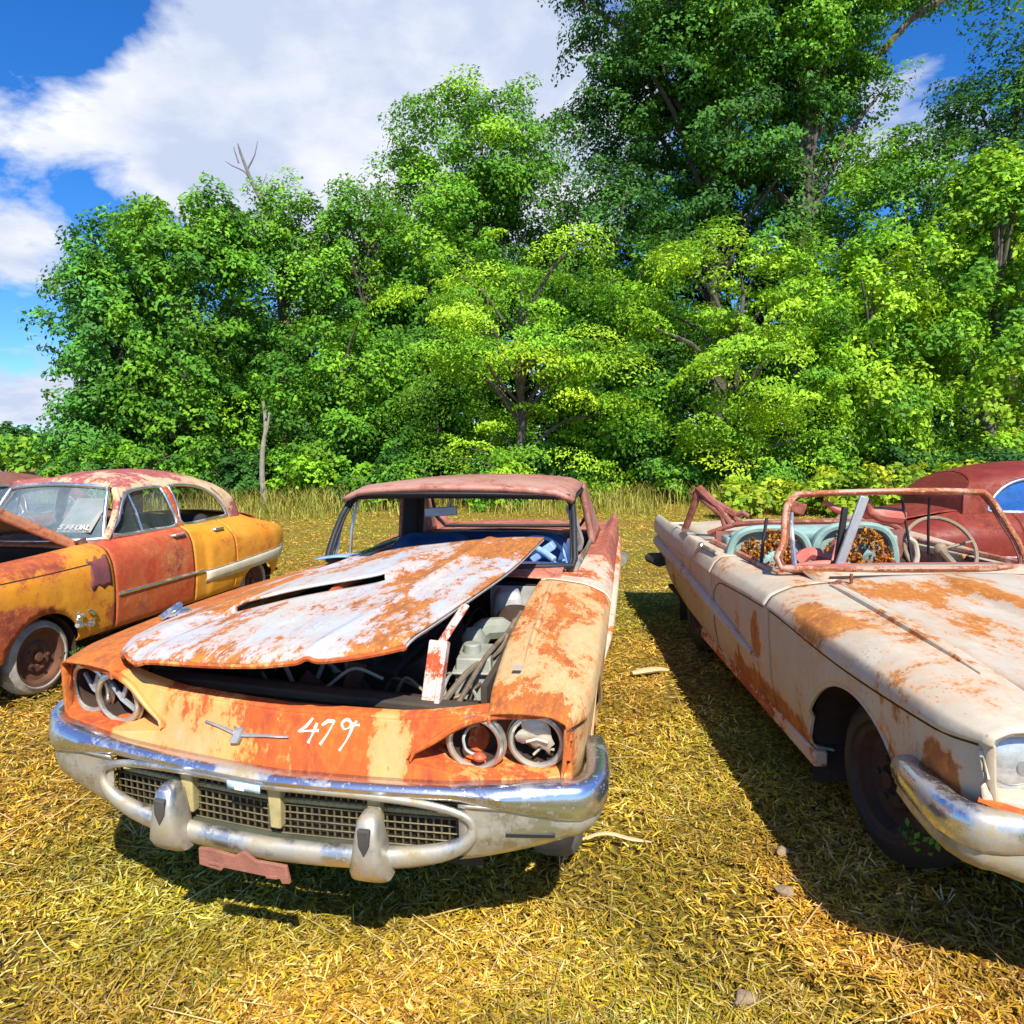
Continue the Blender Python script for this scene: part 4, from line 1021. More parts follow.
    for tt in np.linspace(0, .98, 16):
        p = gh_pt(1, tt, 1); Gb.append([(p[0]*a, p[1]+(.24 if detail else .07)*(1-a*a)*(1-tt)**1.2+.012, p[2]+.004) for a in np.linspace(-1.01, 1.01, 17)])
    Gb = np.array(Gb)
    MB().grid(Gb).build('back_glass', bgm, root, xf)
    Gd = np.array([[((.60-.18*((v-4.0)/.9)**2)*a, v, (1.055-.16*((v-4.0)/.9)**1.7)-.03*abs(a)**2+.02) for a in np.linspace(-1, 1, 15)] for v in np.linspace(4.0, 4.9, 16)])
    MB().grid(Gd).build('deck_lid', mt['deck'], root, xf, solid=.008)
    Gt = np.array([[(.68*a, 4.90+.02*(1-a*a)-.03*abs(w-.6), w) for a in np.linspace(-1, 1, 11)] for w in (.40,.5,.65,.78,.86)]); MB().grid(Gt).build('tail_panel', mt['body'], root, xf, solid=.008)
    # cowl, floor, front
    Gc = np.array([[(.68*a, 1.50+.22*k-.10*(1-a*a)*k, .955+.035*k+.02*(1-a*a)) for k in np.linspace(0, 1, 4)] for a in np.linspace(-1, 1, 13)]); MB().grid(Gc).build('cowl', mt['cowl'], root, xf, solid=.008)
    m = MB(); m.box((0,2.6,.30),(1.5,4.4,.03)); m.box((0,1.56,.64),(1.2,.03,.62)); m.build('floor_pan', M['dark_rust'], root, xf)
    m = MB(); m.box((0,.12,.62),(1.0,.05,.42)); 
    for w in (.50,.58,.66): m.box((0,.07,w),(1.0,.04,.03))
    m.build('grille', M['chrome_d'], root, xf, bevel=.008)
    m = MB(); m.tube([(-.88,.35,.44),(-.90,.06,.43),(-.6,-.06,.43),(0,-.10,.43),(.6,-.06,.43),(.90,.06,.43),(.88,.35,.44)], .07, 10, flat=.6, smooth=4); m.build('bumper', M['chrome_d'], root, xf)
    for s in (-1, 1):
        m = MB(); m.ring((s*.60,.02,.74), .085, .014, 'y', 24, 8); m.lathe([(.08,0),(.06,-.02),(0,-.03)], (s*.60,.02,.74), 'y', 20); m.build('headlight', M['glassy'], root, xf)
    # seats
    for v, w in ((2.55, 1.06), (3.55, 1.08)):
        m = MB(); m.box((0, v, .78), (1.22, .16, w-.50), top=.92); m.box((0, v-.3, .60), (1.22, .5, .18)); m.build('bench_seat', M['s_dark'], root, xf, bevel=.05)
    m = MB(); m.ring((.33,2.02,1.04), .20, .012, 'y', 30, 8, rot(-.5,0,0)); m.build('steering_wheel', M['s_dark'], root, xf)
    if hood_open:
        rows = []
        for k in np.linspace(0, 1, 12):
            v = 1.70-1.45*k; lift = .955+.66*k-.06*k*k*0
            hw = .58-.06*k
            rows.append([(hw*a, v, lift+.10*(1-abs(a)**2.2)*(1-.2*k)-.05*max(0, k-.85)) for a in np.linspace(-1, 1, 19)])
        G = np.array(rows); hd = MB().grid(G).build('hood', mt['hood'], root, xf, solid=.012)
        for e in (0, -1):
            Gs = np.array([[p+np.array([0,0,-z]) for z in (0,.03,.06,.085)] for p in G[:, e]]); MB().grid(Gs).build('hood_flange', mt['hood'], hd, xf, solid=.008)
        m = MB(); m.box((0,.85,.45),(1.08,1.4,.03)); m.box((0,.95,.66),(.30,.80,.34)); m.box((0,.9,.86),(.14,.62,.10)); m.lathe([(0,.12),(.12,.12),(.14,.05),(.13,0),(0,0)], (.12,.95,.88), 'z', 18)
        m.tube([(.34,.5,.82),(.40,.8,.86),(.36,1.2,.84),(.2,1.4,.85)], .02, 8, smooth=4); m.tube([(.44,.4,.80),(.46,.9,.84),(.40,1.35,.88)], .012, 6, smooth=4)
        m.build('engine_block', M['bay'], root, xf, bevel=.01)
        m = MB(); m.box((.30,1.45,.78),(.22,.08,.16)); m.lathe([(0,0),(.05,0),(.05,.12),(0,.12)], (.42,1.3,.78), 'z', 14); m.build('firewall_box', M['rim'], root, xf, bevel=.01)
        m = MB(); m.tube([(.60,1.62,.965),(.615,1.66,1.02),(.60,1.56,1.0)], .014, 6); m.blob((.62,1.62,.985),(.035,.05,.03), 9, 6); m.build('hood_hinge', M['rim'], root, xf)
    else:
        rows = [[((.56+.06*k)*a, .12+1.42*k-.05*(1-a*a), .90+.08*k+.10*(1-abs(a)**2.2)) for a in np.linspace(-1, 1, 17)] for k in np.linspace(0, 1, 10)]
        MB().grid(np.array(rows)).build('hood', mt['hood'], root, xf, solid=.01)
class Scale:
    def __init__(s, sx, sz): s.sx = sx; s.sz = sz
    def __call__(s, V): return V*np.array([s.sx, s.sx, s.sz])
c2 = thing('parked_car', 'mustard yellow round-roofed sedan with a red front door and its orange hood open', 'car', (-3.9426, 3.9293, 0), -.1713, 'rusting cars parked in the field')
sx = Scale(.837, .925)
sedan(c2, dict(fender=M['s_yellow'], door=M['s_red'], body=M['s_yellow'], roof=M['s_roof'], flash=M['s_white'], glass=M['s_glass'], side_glass=M['s_side_glass'], deck=M['s_hood'], cowl=M['s_hood'], hood=M['s_hood'], tyre=M['whitewall']), sx)
# bare primer patch and rusty bracket on the fender, windshield notice
G = np.array([[sd_S(np.array([v]), np.array([t]), 1)[0]+np.array([.0065,0,0]) for t in np.linspace(2.9, 4.7, 10)] for v in np.linspace(1.36+.0, 1.60, 8)])
rg = np.random.default_rng(3); G[:, 0, 2] += rg.uniform(-.03,.03,8); G[0, :, 1] += rg.uniform(-.03,.03,10); G[:, -1, 2] += rg.uniform(-.02,.02,8)
MB().grid(G).build('primer_patch', M['s_purple'], c2, sx, solid=.002)
m = MB()
for k in range(9): m.blob((.905+rg.uniform(0,.015), 1.28+rg.uniform(-.10,.10), .46+rg.uniform(-.06,.06)), (.012,.045,.02), 9, 6, .3, rg)
m.build('fender_emblem', M['trim'], c2, sx)
m = MB(); m.grid(np.array([[(u, 1.68+.36*t+.0, 1.02+.34*t) for t in (.12,.5,.9)] for u in (.22,.58)])+np.array([0,.04,0])); nt = m.build('windshield_notice', M['greygreen'], c2, sx)
m = MB(); q = lambda u, t: (.16+u*.86, 1.70+.36*t, 1.02+.34*t+.01)
for pts in ([(.155,.25),(.125,.26),(.11,.235),(.145,.20),(.135,.165),(.10,.17)], [(.19,.16),(.20,.26),(.23,.26),(.22,.2),(.19,.2)], [(.29,.26),(.26,.26),(.25,.16),(.28,.16)], [(.26,.21),(.28,.21)], [(.33,.26),(.31,.24),(.31,.17),(.34,.16)], [(.36,.26),(.36,.16)], [(.38,.16),(.40,.26),(.42,.16)], [(.44,.26),(.44,.16),(.47,.16)]):
    m.tube([q(*p) for p in pts], .007, 5)
m.build('notice_lettering', M['paintmark'], nt, sx)
# maroon sedan at the right edge and the brown one behind at the left
c5 = thing('parked_car', 'dark maroon round-backed sedan with blue windows parked crosswise behind the white convertible', 'car', (7.52, 7.15, 0), radians_(90), 'rusting cars parked in the field')
sedan(c5, dict(fender=M['r_body'], door=M['r_body'], body=M['r_body'], roof=M['r_body'], flash=M['r_body'], glass=M['r_glass'], side_glass=M['r_glass'], back_glass=M['r_body'], deck=M['r_body'], cowl=M['r_body'], hood=M['r_body'], tyre=M['rubber']), Scale(.80, .885), False, False)
c4 = thing('parked_car', 'brown sedan at the left edge, mostly hidden behind the yellow and red sedan', 'car', (-6.45, 5.6, 0), -.17, 'rusting cars parked in the field')
sedan(c4, dict(fender=M['f_body'], door=M['f_body'], body=M['f_body'], roof=M['f_body'], flash=M['f_body'], glass=M['s_glass'], side_glass=M['s_glass'], deck=M['f_body'], cowl=M['f_body'], hood=M['f_body'], tyre=M['rubber']), Scale(.837, .90), False, False)

# ------------------------------------------------------------------ ground
def terrain(x, y):
    return 0*x
n = NT('mown_field'); v = n.coord()
f1 = n.noise(v, .55, 6, .6); f2 = n.noise(v, 5, 9, .7); f3 = n.noise(v, 34, 8, .75); f4 = n.noise(v, 120, 4, .7)
col = n.mix(n.ramp(f2, [(.36, 0), (.64, 1)]), (.28,.19,.022), (.52,.40,.06))
col = n.mix(n.ramp(f1, [(.42, 0), (.62, .75)]), col, (.38,.31,.025))
col = n.mix(n.ramp(f3, [(.42, 1), (.56, 0)]), col, (.11,.06,.016))
col = n.mix(n.ramp(f4, [(.56, 0), (.68, .8)]), col, (.60,.47,.16))
n.set(Base_Color=col, Roughness=.95); n.b.inputs['Specular IOR Level'].default_value = .1
n.bump(n.math('ADD', f3, n.math('MULTIPLY', f4, .6)), .9, .03)
M['field'] = n.m
xs = np.concatenate([-np.geomspace(600, 13, 16), np.linspace(-12, 12, 61), np.geomspace(13, 600, 16)]); ys = np.concatenate([-np.geomspace(100, 3, 8), np.linspace(-2, 26, 71), np.geomspace(28, 900, 16)])
rg = np.random.default_rng(1)
P = np.zeros((len(xs), len(ys), 3)); P[..., 0] = xs[:, None]; P[..., 1] = ys[None]
P[..., 2] = .012*np.sin(P[..., 0]*2.1+P[..., 1]*1.3)+.010*np.sin(P[..., 0]*-1.2+P[..., 1]*2.9)-.018
g = MB().grid(P).build('ground', M['field']); g['kind'] = 'structure'

def bulk(name, V, F4, tint, mat, parent=None):
    """fast quad mesh with one tint per vertex"""
    me = bpy.data.meshes.new(name); nv, nf = len(V), len(F4)
    me.vertices.add(nv); me.vertices.foreach_set('co', V.astype(np.float32).ravel())
    me.loops.add(nf*4); me.loops.foreach_set('vertex_index', F4.astype(np.int32).ravel())
    me.polygons.add(nf); me.polygons.foreach_set('loop_start', np.arange(0, nf*4, 4, dtype=np.int32)); me.polygons.foreach_set('loop_total', np.full(nf, 4, np.int32))
    me.update(); me.validate()
    a = me.attributes.new('tint', 'FLOAT_COLOR', 'POINT'); c = np.ones((nv, 4), np.float32); c[:, :3] = tint; a.data.foreach_set('color', c.ravel())
    me.materials.append(mat)
    o = bpy.data.objects.new(name, me); COL.objects.link(o)
    if parent: o.parent = parent
    return o
def leafmat(name, trans=.35, rough=.45, spec=.4):
    n = NT(name); a = n.n('ShaderNodeAttribute'); a.attribute_name = 'tint'
    n.set(Base_Color=a.outputs['Color'], Roughness=rough); n.b.inputs['Specular IOR Level'].default_value = spec
    tr = n.n('ShaderNodeBsdfTranslucent'); hs = n.n('ShaderNodeHueSaturation'); hs.inputs['Value'].default_value = 1.5; hs.inputs['Hue'].default_value = .485
    n.l(a.outputs['Color'], hs.inputs['Color']); n.l(hs.outputs[0], tr.inputs['Color'])
    mx = n.n('ShaderNodeMixShader'); mx.inputs[0].default_value = trans; n.l(n.b.outputs[0], mx.inputs[1]); n.l(tr.outputs[0], mx.inputs[2]); n.l(mx.outputs[0], n.out.inputs['Surface'])
    return n.m
M['leaf'] = leafmat('foliage', .20, .60, .22)
M['straw'] = leafmat('straw_and_grass', .2, .7, .2)
M['bark'] = plain('grey_bark', (.15,.125,.095), .95, 0, .55, 5, .8, (.055,.045,.035))
M['pale_bark'] = plain('pale_bark', (.36,.33,.27), .95, 0, .45, 4, .8, (.20,.17,.13))
M['dead_wood'] = plain('weathered_dead_wood', (.22,.20,.19), .95, 0, .4, 5, .6)
M['stone'] = plain('tan_field_stone', (.40,.29,.17), .95, 0, .5, 30, .9, (.24,.16,.09))
M['stick'] = plain('dry_pale_wood', (.62,.47,.24), .85, 0, .3, 12, .4)

def blades(name, N, rmin, rmax, lmin, lmax, wmin, wmax, lift, cols, seed, ang=1.15, z=0, patch_mask=None, power=1.0):
    rg = np.random.default_rng(seed)
    u = rg.random(N); r = rmin*(rmax/rmin)**(u**power); th = rg.uniform(-ang, ang, N)
    x = r*np.sin(th); y = r*np.cos(th)
    if patch_mask is not None:
        k = patch_mask(x, y); x, y, r = x[k], y[k], r[k]; N = len(x)
    bare = np.sin(x*1.9+y*2.7+.5)+np.sin(x*-3.3+y*1.4)+.8*np.sin(x*5.3+y*4.1+2)+.6*np.sin(x*9.1-y*7.7)
    k = (bare < 1.05) | (rg.random(N) < .30); x, y, r = x[k], y[k], r[k]; N = len(x)
    L = rg.uniform(lmin, lmax, N)*(1+.04*r); W = rg.uniform(wmin, wmax, N)*(1+.16*r)
    a = rg.uniform(0, 2*pi, N); up = np.abs(rg.normal(0, lift, N)); up = np.clip(up, 0, 1.45)
    d = np.stack([np.cos(a)*np.cos(up), np.sin(a)*np.cos(up), np.sin(up)], 1)
    side = np.stack([-np.sin(a), np.cos(a), rg.normal(0, .35, N)], 1); side /= np.linalg.norm(side, axis=1, keepdims=True)
    p = np.stack([x, y, z+rg.uniform(-.006, .010, N)], 1)
    bend = rg.normal(0, .18, (N, 1))*side*L[:, None]
    droop = np.array([0,0,-1])*(L*np.sin(up)*.25)[:, None]
    A0 = p-side*W[:, None]/2; A1 = p+side*W[:, None]/2
    mid = p+d*L[:, None]*.5+bend*.4; B0 = mid-side*W[:, None]/2; B1 = mid+side*W[:, None]/2
    tip = p+d*L[:, None]+bend+droop; C0 = tip-side*W[:, None]*.15; C1 = tip+side*W[:, None]*.15
    V = np.stack([A0, A1, B0, B1, C0, C1], 1).reshape(-1, 3)
    k = np.arange(N)*6
    F = np.concatenate([np.stack([k, k+1, k+3, k+2], 1), np.stack([k+2, k+3, k+5, k+4], 1)])
    cols = np.array(cols); c = cols[rg.integers(0, len(cols), N)]*rg.uniform(.65, 1.25, (N, 1))
    # patches of greener and browner cut grass
    ph = np.sin(x*1.7+y*.9)+np.sin(x*-.8+y*2.1+1)+np.sin(x*3.1-y*1.3+2)*.6
    c *= np.stack([1-.12*np.clip(ph, -1, 1), 1+.06*np.clip(ph, -1, 1), 1+0*ph], 1)
    p2 = np.sin(x*4.7-y*3.9+2)+np.sin(x*7.3+y*5.1)+np.sin(x*-2.9+y*8.3+1); c *= (1-.22*np.clip(p2, -.4, 1.2))[:, None]
    o = bulk(name, V, F, np.repeat(c, 6, 0), M['straw']); o['kind'] = 'stuff'; tag(o, *LAB[name]); return o
LAB = {'dry_grass': ('yellow mown straw and dry clippings lying over the whole field', 'grass'), 'green_grass': ('short green shoots growing up through the mown straw', 'grass'), 'tall_grass': ('tall yellow-green grass along the foot of the trees', 'grass'), 'hay_stalks': ('long pale loose hay stalks strewn on the mown ground', 'hay')}
STRAW = [(.72,.50,.075),(.64,.43,.045),(.52,.34,.03),(.80,.63,.20),(.42,.26,.03),(.66,.49,.035),(.26,.14,.025),(.54,.43,.025),(.74,.57,.15),(.33,.23,.022)]
GREEN = [(.28,.30,.022),(.40,.37,.03),(.20,.25,.02),(.50,.41,.04)]
blades('dry_grass', 560000, .9, 26, .012, .048, .0018, .0052, .30, STRAW, 11)
blades('green_grass', 110000, .9, 26, .015, .045, .0018, .0042, .8, GREEN, 12, patch_mask=lambda x, y: (np.sin(x*2.3+1)+np.sin(y*1.9+x)+np.sin(x*5.1-y*3.3)*.7) > .15)  # shoots kept to wavy patches across the field
blades('hay_stalks', 2600, 1.0, 9, .10, .26, .0014, .0032, .10, [(.66,.52,.22),(.58,.44,.16),(.5,.38,.12)], 13, z=.012)

def leaves(C, Nn, size, tint, rg, fold=.25, asp=.55):
    N = len(C)
    Nn = Nn/np.linalg.norm(Nn, axis=1, keepdims=True)
    r = rg.normal(size=(N, 3)); a = r-Nn*(r*Nn).sum(1, keepdims=True); a /= np.linalg.norm(a, axis=1, keepdims=True); b = np.cross(Nn, a)
    s = size[:, None]
    V = np.stack([C-a*s*.5, C+b*s*asp*.5+Nn*s*fold*.3, C+a*s*.5-Nn*s*fold*.3, C-b*s*asp*.5+Nn*s*fold*.3], 1).reshape(-1, 3)
    F = np.arange(N*4).reshape(N, 4)
    return V, F, np.repeat(tint, 4, 0)
PAL = {
 'mid': [(.130,.32,.020),(.100,.27,.020),(.18,.39,.022),(.060,.18,.018)],
 'dark': [(.050,.16,.022),(.032,.11,.018),(.075,.21,.024)],
 'bright': [(.25,.47,.020),(.19,.40,.020),(.33,.53,.024),(.11,.28,.02)],
 'blue': [(.085,.27,.035),(.12,.33,.04),(.055,.18,.028)],
 'deep': [(.022,.065,.012),(.016,.045,.010),(.03,.085,.014)],  # leaf colours darkened so gaps between the front crowns look shaded
 'yellow': [(.30,.42,.022),(.38,.47,.028),(.20,.33,.02)],
}
def crown_mesh(name, parent, rg, blobs, nclump, cr, per, lsize, pal, flat=.55, fill=.25, droop=0., asp=.55):
    """blobs: (centre, radii); leaves sit in clumps over the blobs' outer shells"""
    w = np.array([np.prod(b[1])**.667 for b in blobs]); w /= w.sum()
    pick = rg.choice(len(blobs), nclump, p=w)
    cen = np.array([blobs[i][0] for i in pick]); rad = np.array([blobs[i][1] for i in pick])
    d = rg.normal(size=(nclump, 3)); d[:, 2] += .15; d /= np.linalg.norm(d, axis=1, keepdims=True)
    depth = np.where(rg.random(nclump) < fill, rg.uniform(.3, .8, nclump), rg.uniform(.74, 1.13, nclump))
    cc = cen+d*rad*depth[:, None]
    cc[:, 2] = np.maximum(cc[:, 2], .25)
    R_ = cr*rg.choice([.45, .7, 1.0, 1.4], nclump)*rg.uniform(.8, 1.2, nclump)
    ctint = np.array(PAL[pal])[rg.integers(0, len(PAL[pal]), nclump)]*rg.uniform(.78, 1.22, (nclump, 1))
    yl = rg.random(nclump) < .14; ctint[yl] *= np.array([1.25, 1.08, .9])
    n = np.maximum(6, (per*(R_/cr)**2*rg.uniform(.6, 1.3, nclump)).astype(int))
    idx = np.repeat(np.arange(nclump), n); N = len(idx)
    q = rg.normal(size=(N, 3)); q[:, 2] = np.where(rg.random(N) < .72, np.abs(q[:, 2]), q[:, 2]); q /= np.linalg.norm(q, axis=1, keepdims=True)
    rr = R_[idx]*rg.random(N)**.35
    off = q*rr[:, None]; rad2 = off[:, 0]**2+off[:, 1]**2
    fl_ = np.clip(flat*rg.uniform(.7, 1.45, nclump), .15, 1.1)[idx]; off[:, 2] = off[:, 2]*fl_-droop*rad2/R_[idx]
    tl = rg.normal(0, .28, (nclump, 2))[idx]; off[:, 2] += off[:, 0]*tl[:, 0]+off[:, 1]*tl[:, 1]
    P = cc[idx]+off; P[:, 2] = np.maximum(P[:, 2], .04)
    nrm = q*.6+d[idx]*.5+np.array([0,-.12,.42])+rg.normal(size=(N, 3))*.50
    tint = ctint[idx]*rg.uniform(.75, 1.28, (N, 1))
    V, F, T = leaves(P, nrm, lsize*rg.uniform(.6, 1.35, N), tint, rg, asp=asp)
    return bulk(name, V, F, T, M['leaf'], parent), cc
def trunk_mesh(name, parent, base, top, r, rg, limbs=(), mat='bark', bend=.25, limb_r=.35):
    m = MB(); base = np.array(base, float); top = np.array(top, float); L = np.linalg.norm(top-base)
    k = 8; pts = [base+(top-base)*i/k+np.append(rg.normal(0, bend*L*.04, 2), 0)*(i > 0) for i in range(k+1)]
    m.tube(pts, [r*1.35, r, r*.85, r*.6, r*.15], 9, smooth=2)
    for e in limbs:
        e = np.array(e); a = np.clip((e[2]-base[2])/max(.1, (top-base)[2])*.75-.08, .12, .95); s = base+(top-base)*a
        mid = (s+e)/2+np.array([0,0,.12*np.linalg.norm(e-s)]); ln = np.linalg.norm(e-s)
        m.tube([s, s*.6+mid*.4, mid, mid*.4+e*.6, e], [min(r*limb_r, .02+.03*ln), .022*ln*.6+.012, .008], 6, smooth=2)
    return m.build(name, M[mat], parent)
def tree(name, label, cat, x, y, blobs, rg, ncl, cr, per, ls, pal, trunk_r=.16, trunk_top=None, group=None, flat=.55, fill=.25, droop=0, mat='bark', nl=14, asp=.55, bend=.25):
    t = thing(name, label, cat, (x, y, 0), 0, group)
    o, cc = crown_mesh('crown', t, rg, blobs, ncl, cr, per, ls, pal, flat, fill, droop, asp)
    top = trunk_top if trunk_top is not None else (blobs[0][0][0], blobs[0][0][1], max(b[0][2]+b[1][2]*.5 for b in blobs))
    ends = cc[rg.choice(len(cc), min(nl, len(cc)), replace=False)]
    trunk_mesh('trunk', t, (0,0,-.1), top, trunk_r, rg, ends, mat, bend)
    return t
# torn seat padding: thousands of small tufts
for par, x, vv, w0, w1, hw in PADS:
    r = np.random.default_rng(int(abs(x*100))); N = 3600
    a = r.uniform(0, pi, N); q = r.uniform(0, 1.06, N)**.6
    lump = .035*np.sin(a*7+q*9)+.025*np.sin(a*13-q*17)+.02*np.sin(q*31)
    C = np.stack([x+hw*.92*q*np.cos(a), vv+.015-np.abs(lump)-r.uniform(0, .03, N), w0+(w1-w0)*.97*q*np.sin(a)], 1)
    gap = np.sin(C[:, 0]*31+C[:, 2]*17)+np.sin(C[:, 0]*-13+C[:, 2]*41+1); k = gap > -.75; C = C[k]; N = len(C)
    pal = np.array([(.62,.26,.03),(.50,.18,.02),(.72,.36,.06),(.30,.10,.015),(.14,.05,.01)]); tn = pal[r.integers(0, 5, N)]*r.uniform(.6, 1.2, (N, 1))
    V_, F_, T_ = leaves(C, r.normal(size=(N, 3))+np.array([0,-.6,.3]), r.uniform(.012, .034, N), tn, r, asp=.5)
    bulk('padding', V_, F_, T_, M['straw'], par)
# ------------------------------------------------------------------ trees and plants
rg = np.random.default_rng(77)
G1 = 'trees of the wood edge behind the cars'; G2 = 'leafy shrubs at the foot of the trees'; G3 = 'dark trees deep in the wood'
def X(px, Y): return (px-512)/700*Y
# name, label, px, Y, blobs, clumps, clump radius, leaves per clump, leaf size, palette, trunk r, opts
TREES = [
 ('maple_tree', 'mid-green rounded tree at the left end of the wood, beside the open sky', 112, 24, [((.1,0,5.6),(1.75,1.9,2.8)),((.9,0,8.1),(1.3,1.4,1.5)),((.0,0,2.4),(1.7,1.8,2.0))], 230, .60, 95, .20, 'blue', .16, {}),
 ('maple_tree', 'broad fresh-green tree above the roof of the yellow sedan', 195, 23.5, [((0,0,6.0),(2.5,2.2,3.0)),((.2,0,8.4),(1.9,1.7,1.8)),((0,0,2.6),(2.4,2,2.0))], 240, .60, 95, .20, 'mid', .18, {}),
 ('vine_covered_tree', 'vine-hung tree around the bare dead snag', 292, 25.5, [((0,0,6.2),(2.4,2.2,3.4)),((.1,0,9.0),(1.6,1.6,1.6)),((0,0,2.6),(2.3,2,2.0))], 230, .55, 95, .17, 'mid', .18, {'droop': .5}),
 ('vine_covered_tree', 'dense mid-green tree right of the dead snag with yellow-tinged top', 372, 26, [((0,0,6.6),(2.5,2.2,3.6)),((-.1,0,9.4),(1.7,1.6,1.5)),((0,0,2.6),(2.3,2,2.0))], 230, .55, 95, .17, 'mid', .18, {'droop': .4}),
 ('tall_tree', 'tall airy tree with gaps of sky in its top, left of the tallest tree', 480, 29, [((.2,0,13.2),(3.3,3,2.5)),((-1.4,0,10.4),(2.8,2.6,2.4)),((1.4,0,9.6),(3.0,2.6,3.2))], 290, .75, 120, .19, 'mid', .20, {'nl': 16, 'fill': .2}),
 ('broadleaf_tree', 'green tree under the tall airy tree, above the hardtop roof', 438, 25.5, [((0,0,6.6),(2.3,2.0,3.2)),((0,0,3.2),(2.4,2,2.2))], 200, .60, 95, .19, 'mid', .16, {}),
 ('tallest_tree', 'tallest tree with a thick bare lower trunk, rising out of the top of the photo', 797, 31, [((-2.6,0,21.5),(5.2,4.5,6.0)),((2.2,2.4,15.0),(3.0,3.0,3.6)),((-3.6,1.6,16),(3.4,3.2,3.6)),((1.2,0,20),(1.9,2,4.5)),((.4,-1.4,19.0),(2.4,1.0,2.2)),((6.9,0,21.3),(4.4,1.9,1.2))], 560, .90, 120, .22, 'mid', .46, {'nl': 16, 'top': (.4,0,24), 'bend': .06, 'fill': .15, 'flat': .55}),
 ('forked_tree', 'dark high-crowned tree with a slanting forked trunk beside the tallest tree', 722, 31.5, [((-1.6,0,15.2),(4.8,4,4.6)),((-2.2,0,20.5),(4.6,4,5.0)),((.8,0,11.5),(3.6,3,2.6))], 430, .90, 115, .22, 'dark', .32, {'nl': 22, 'top': (-1.2,0,20), 'bend': .1, 'fill': .15, 'flat': .55}),
 ('broadleaf_tree', 'dark tree standing at the right edge behind the bright vine-draped one', 1000, 29, [((.0,0,13.0),(2.9,2.6,3.9)),((.6,0,8),(3.0,3,4.2))], 280, .75, 95, .21, 'dark', .26, {'nl': 20}),
 ('vine_draped_tree', 'bright yellow-green leafy tree at the right edge above the maroon car', 988, 21.5, [((.1,0,7.5),(1.9,1.8,2.3)),((.5,0,4.4),(2.4,2,2.4)),((-.2,0,9.0),(1.1,1.1,1.0))], 170, .52, 80, .21, 'bright', .16, {'droop': .6}),
 ('feathery_tree', 'light-green tree with flat layered feathery sprays behind the hardtop', 520, 20, [((0,0,5.4),(3.6,2.2,2.1)),((-1.4,-.6,3.8),(2.6,1.4,1.5)),((1.6,-.4,3.6),(2.2,1.4,1.4))], 105, .85, 260, .13, 'bright', .13, {'flat': .30, 'droop': .20, 'asp': .4, 'nl': 26}),
 ('feathery_tree', 'light-green layered tree left of the bare trunk of the tallest tree', 735, 20, [((0,0,5.6),(2.7,2.0,1.9)),((.6,-.4,3.6),(2.4,1.5,1.6))], 100, .75, 220, .14, 'bright', .13, {'flat': .42, 'droop': .22, 'asp': .45, 'nl': 24}),
 ('vine_draped_tree', 'yellow-green vine-draped tree under the bare trunk, left of the right-edge trees', 868, 21.5, [((0,0,5.0),(2.6,1.9,2.9)),((-.6,-.3,2.8),(2.2,1.6,1.9))], 200, .50, 85, .19, 'bright', .14, {'droop': .7}),
 ('broadleaf_tree', 'shaded green tree between the two light-green feathery trees', 628, 22, [((0,0,4.6),(2.2,1.8,2.8)),((0,0,2.4),(2.3,1.6,1.8))], 170, .55, 90, .18, 'mid', .14, {}),
 ('broadleaf_tree', 'dark tree filling the gap between the tall airy tree and the tallest tree', 612, 29, [((0,0,9.0),(2.8,2.5,3.2)),((.3,0,5.0),(3.2,2.5,3.4))], 210, .70, 90, .20, 'dark', .2, {}),
 ('broadleaf_tree', 'fresh-green tree right of the bare trunk of the tallest tree, below the white cloud', 895, 28, [((0,0,10.2),(2.7,2.4,2.9)),((.3,0,6.4),(3.0,2.4,3.0))], 230, .65, 95, .20, 'mid', .2, {}),
 ('broadleaf_tree', 'green tree half hidden behind the feathery tree and the hardtop roof', 345, 22, [((0,0,3.6),(2.2,1.8,2.2)),((0,0,1.9),(2.2,1.6,1.5))], 150, .50, 90, .17, 'mid', .13, {}),
]
for nm, lb, px, Y, bl, ncl, cr, per, ls, pal, tr, op in TREES:
    tree(nm, lb, 'tree', X(px, Y), Y, bl+([((0,.3,1.2),(bl[0][1][0]*.9,1.5,1.2))] if Y < 30 else []), rg, int(ncl*1.2), cr*.95, int(per*1.5), ls*.86, pal, tr, op.get('top'), G1, op.get('flat', .85), op.get('fill', .25), op.get('droop', .15), op.get('bark', 'bark'), op.get('nl', 14), op.get('asp', .55), op.get('bend', .25))
# deep wood
for i, px in enumerate((150, 225, 300, 385, 470, 555, 640, 725, 810, 900, 985)):
    Y = 35+(i % 3)*1.5; h = [9, 9.8, 10.6, 11, 12, 13, 13.5, 13.5, 13, 12.5, 13][i]
    tree('wood_tree', 'dark tree deep in the wood, half hidden behind the trees of its front edge', 'tree', X(px, Y), Y, [((0,0,h*.66),(2.9,2.4,h*.33)),((0,0,h*.30),(3.1,2.4,h*.30)),((0,-1,1.0),(3.1,1.6,1.2))], rg, 260, .85, 80, .30, 'deep', .2, None, G3, .6, .4, .1, 'bark', 8)
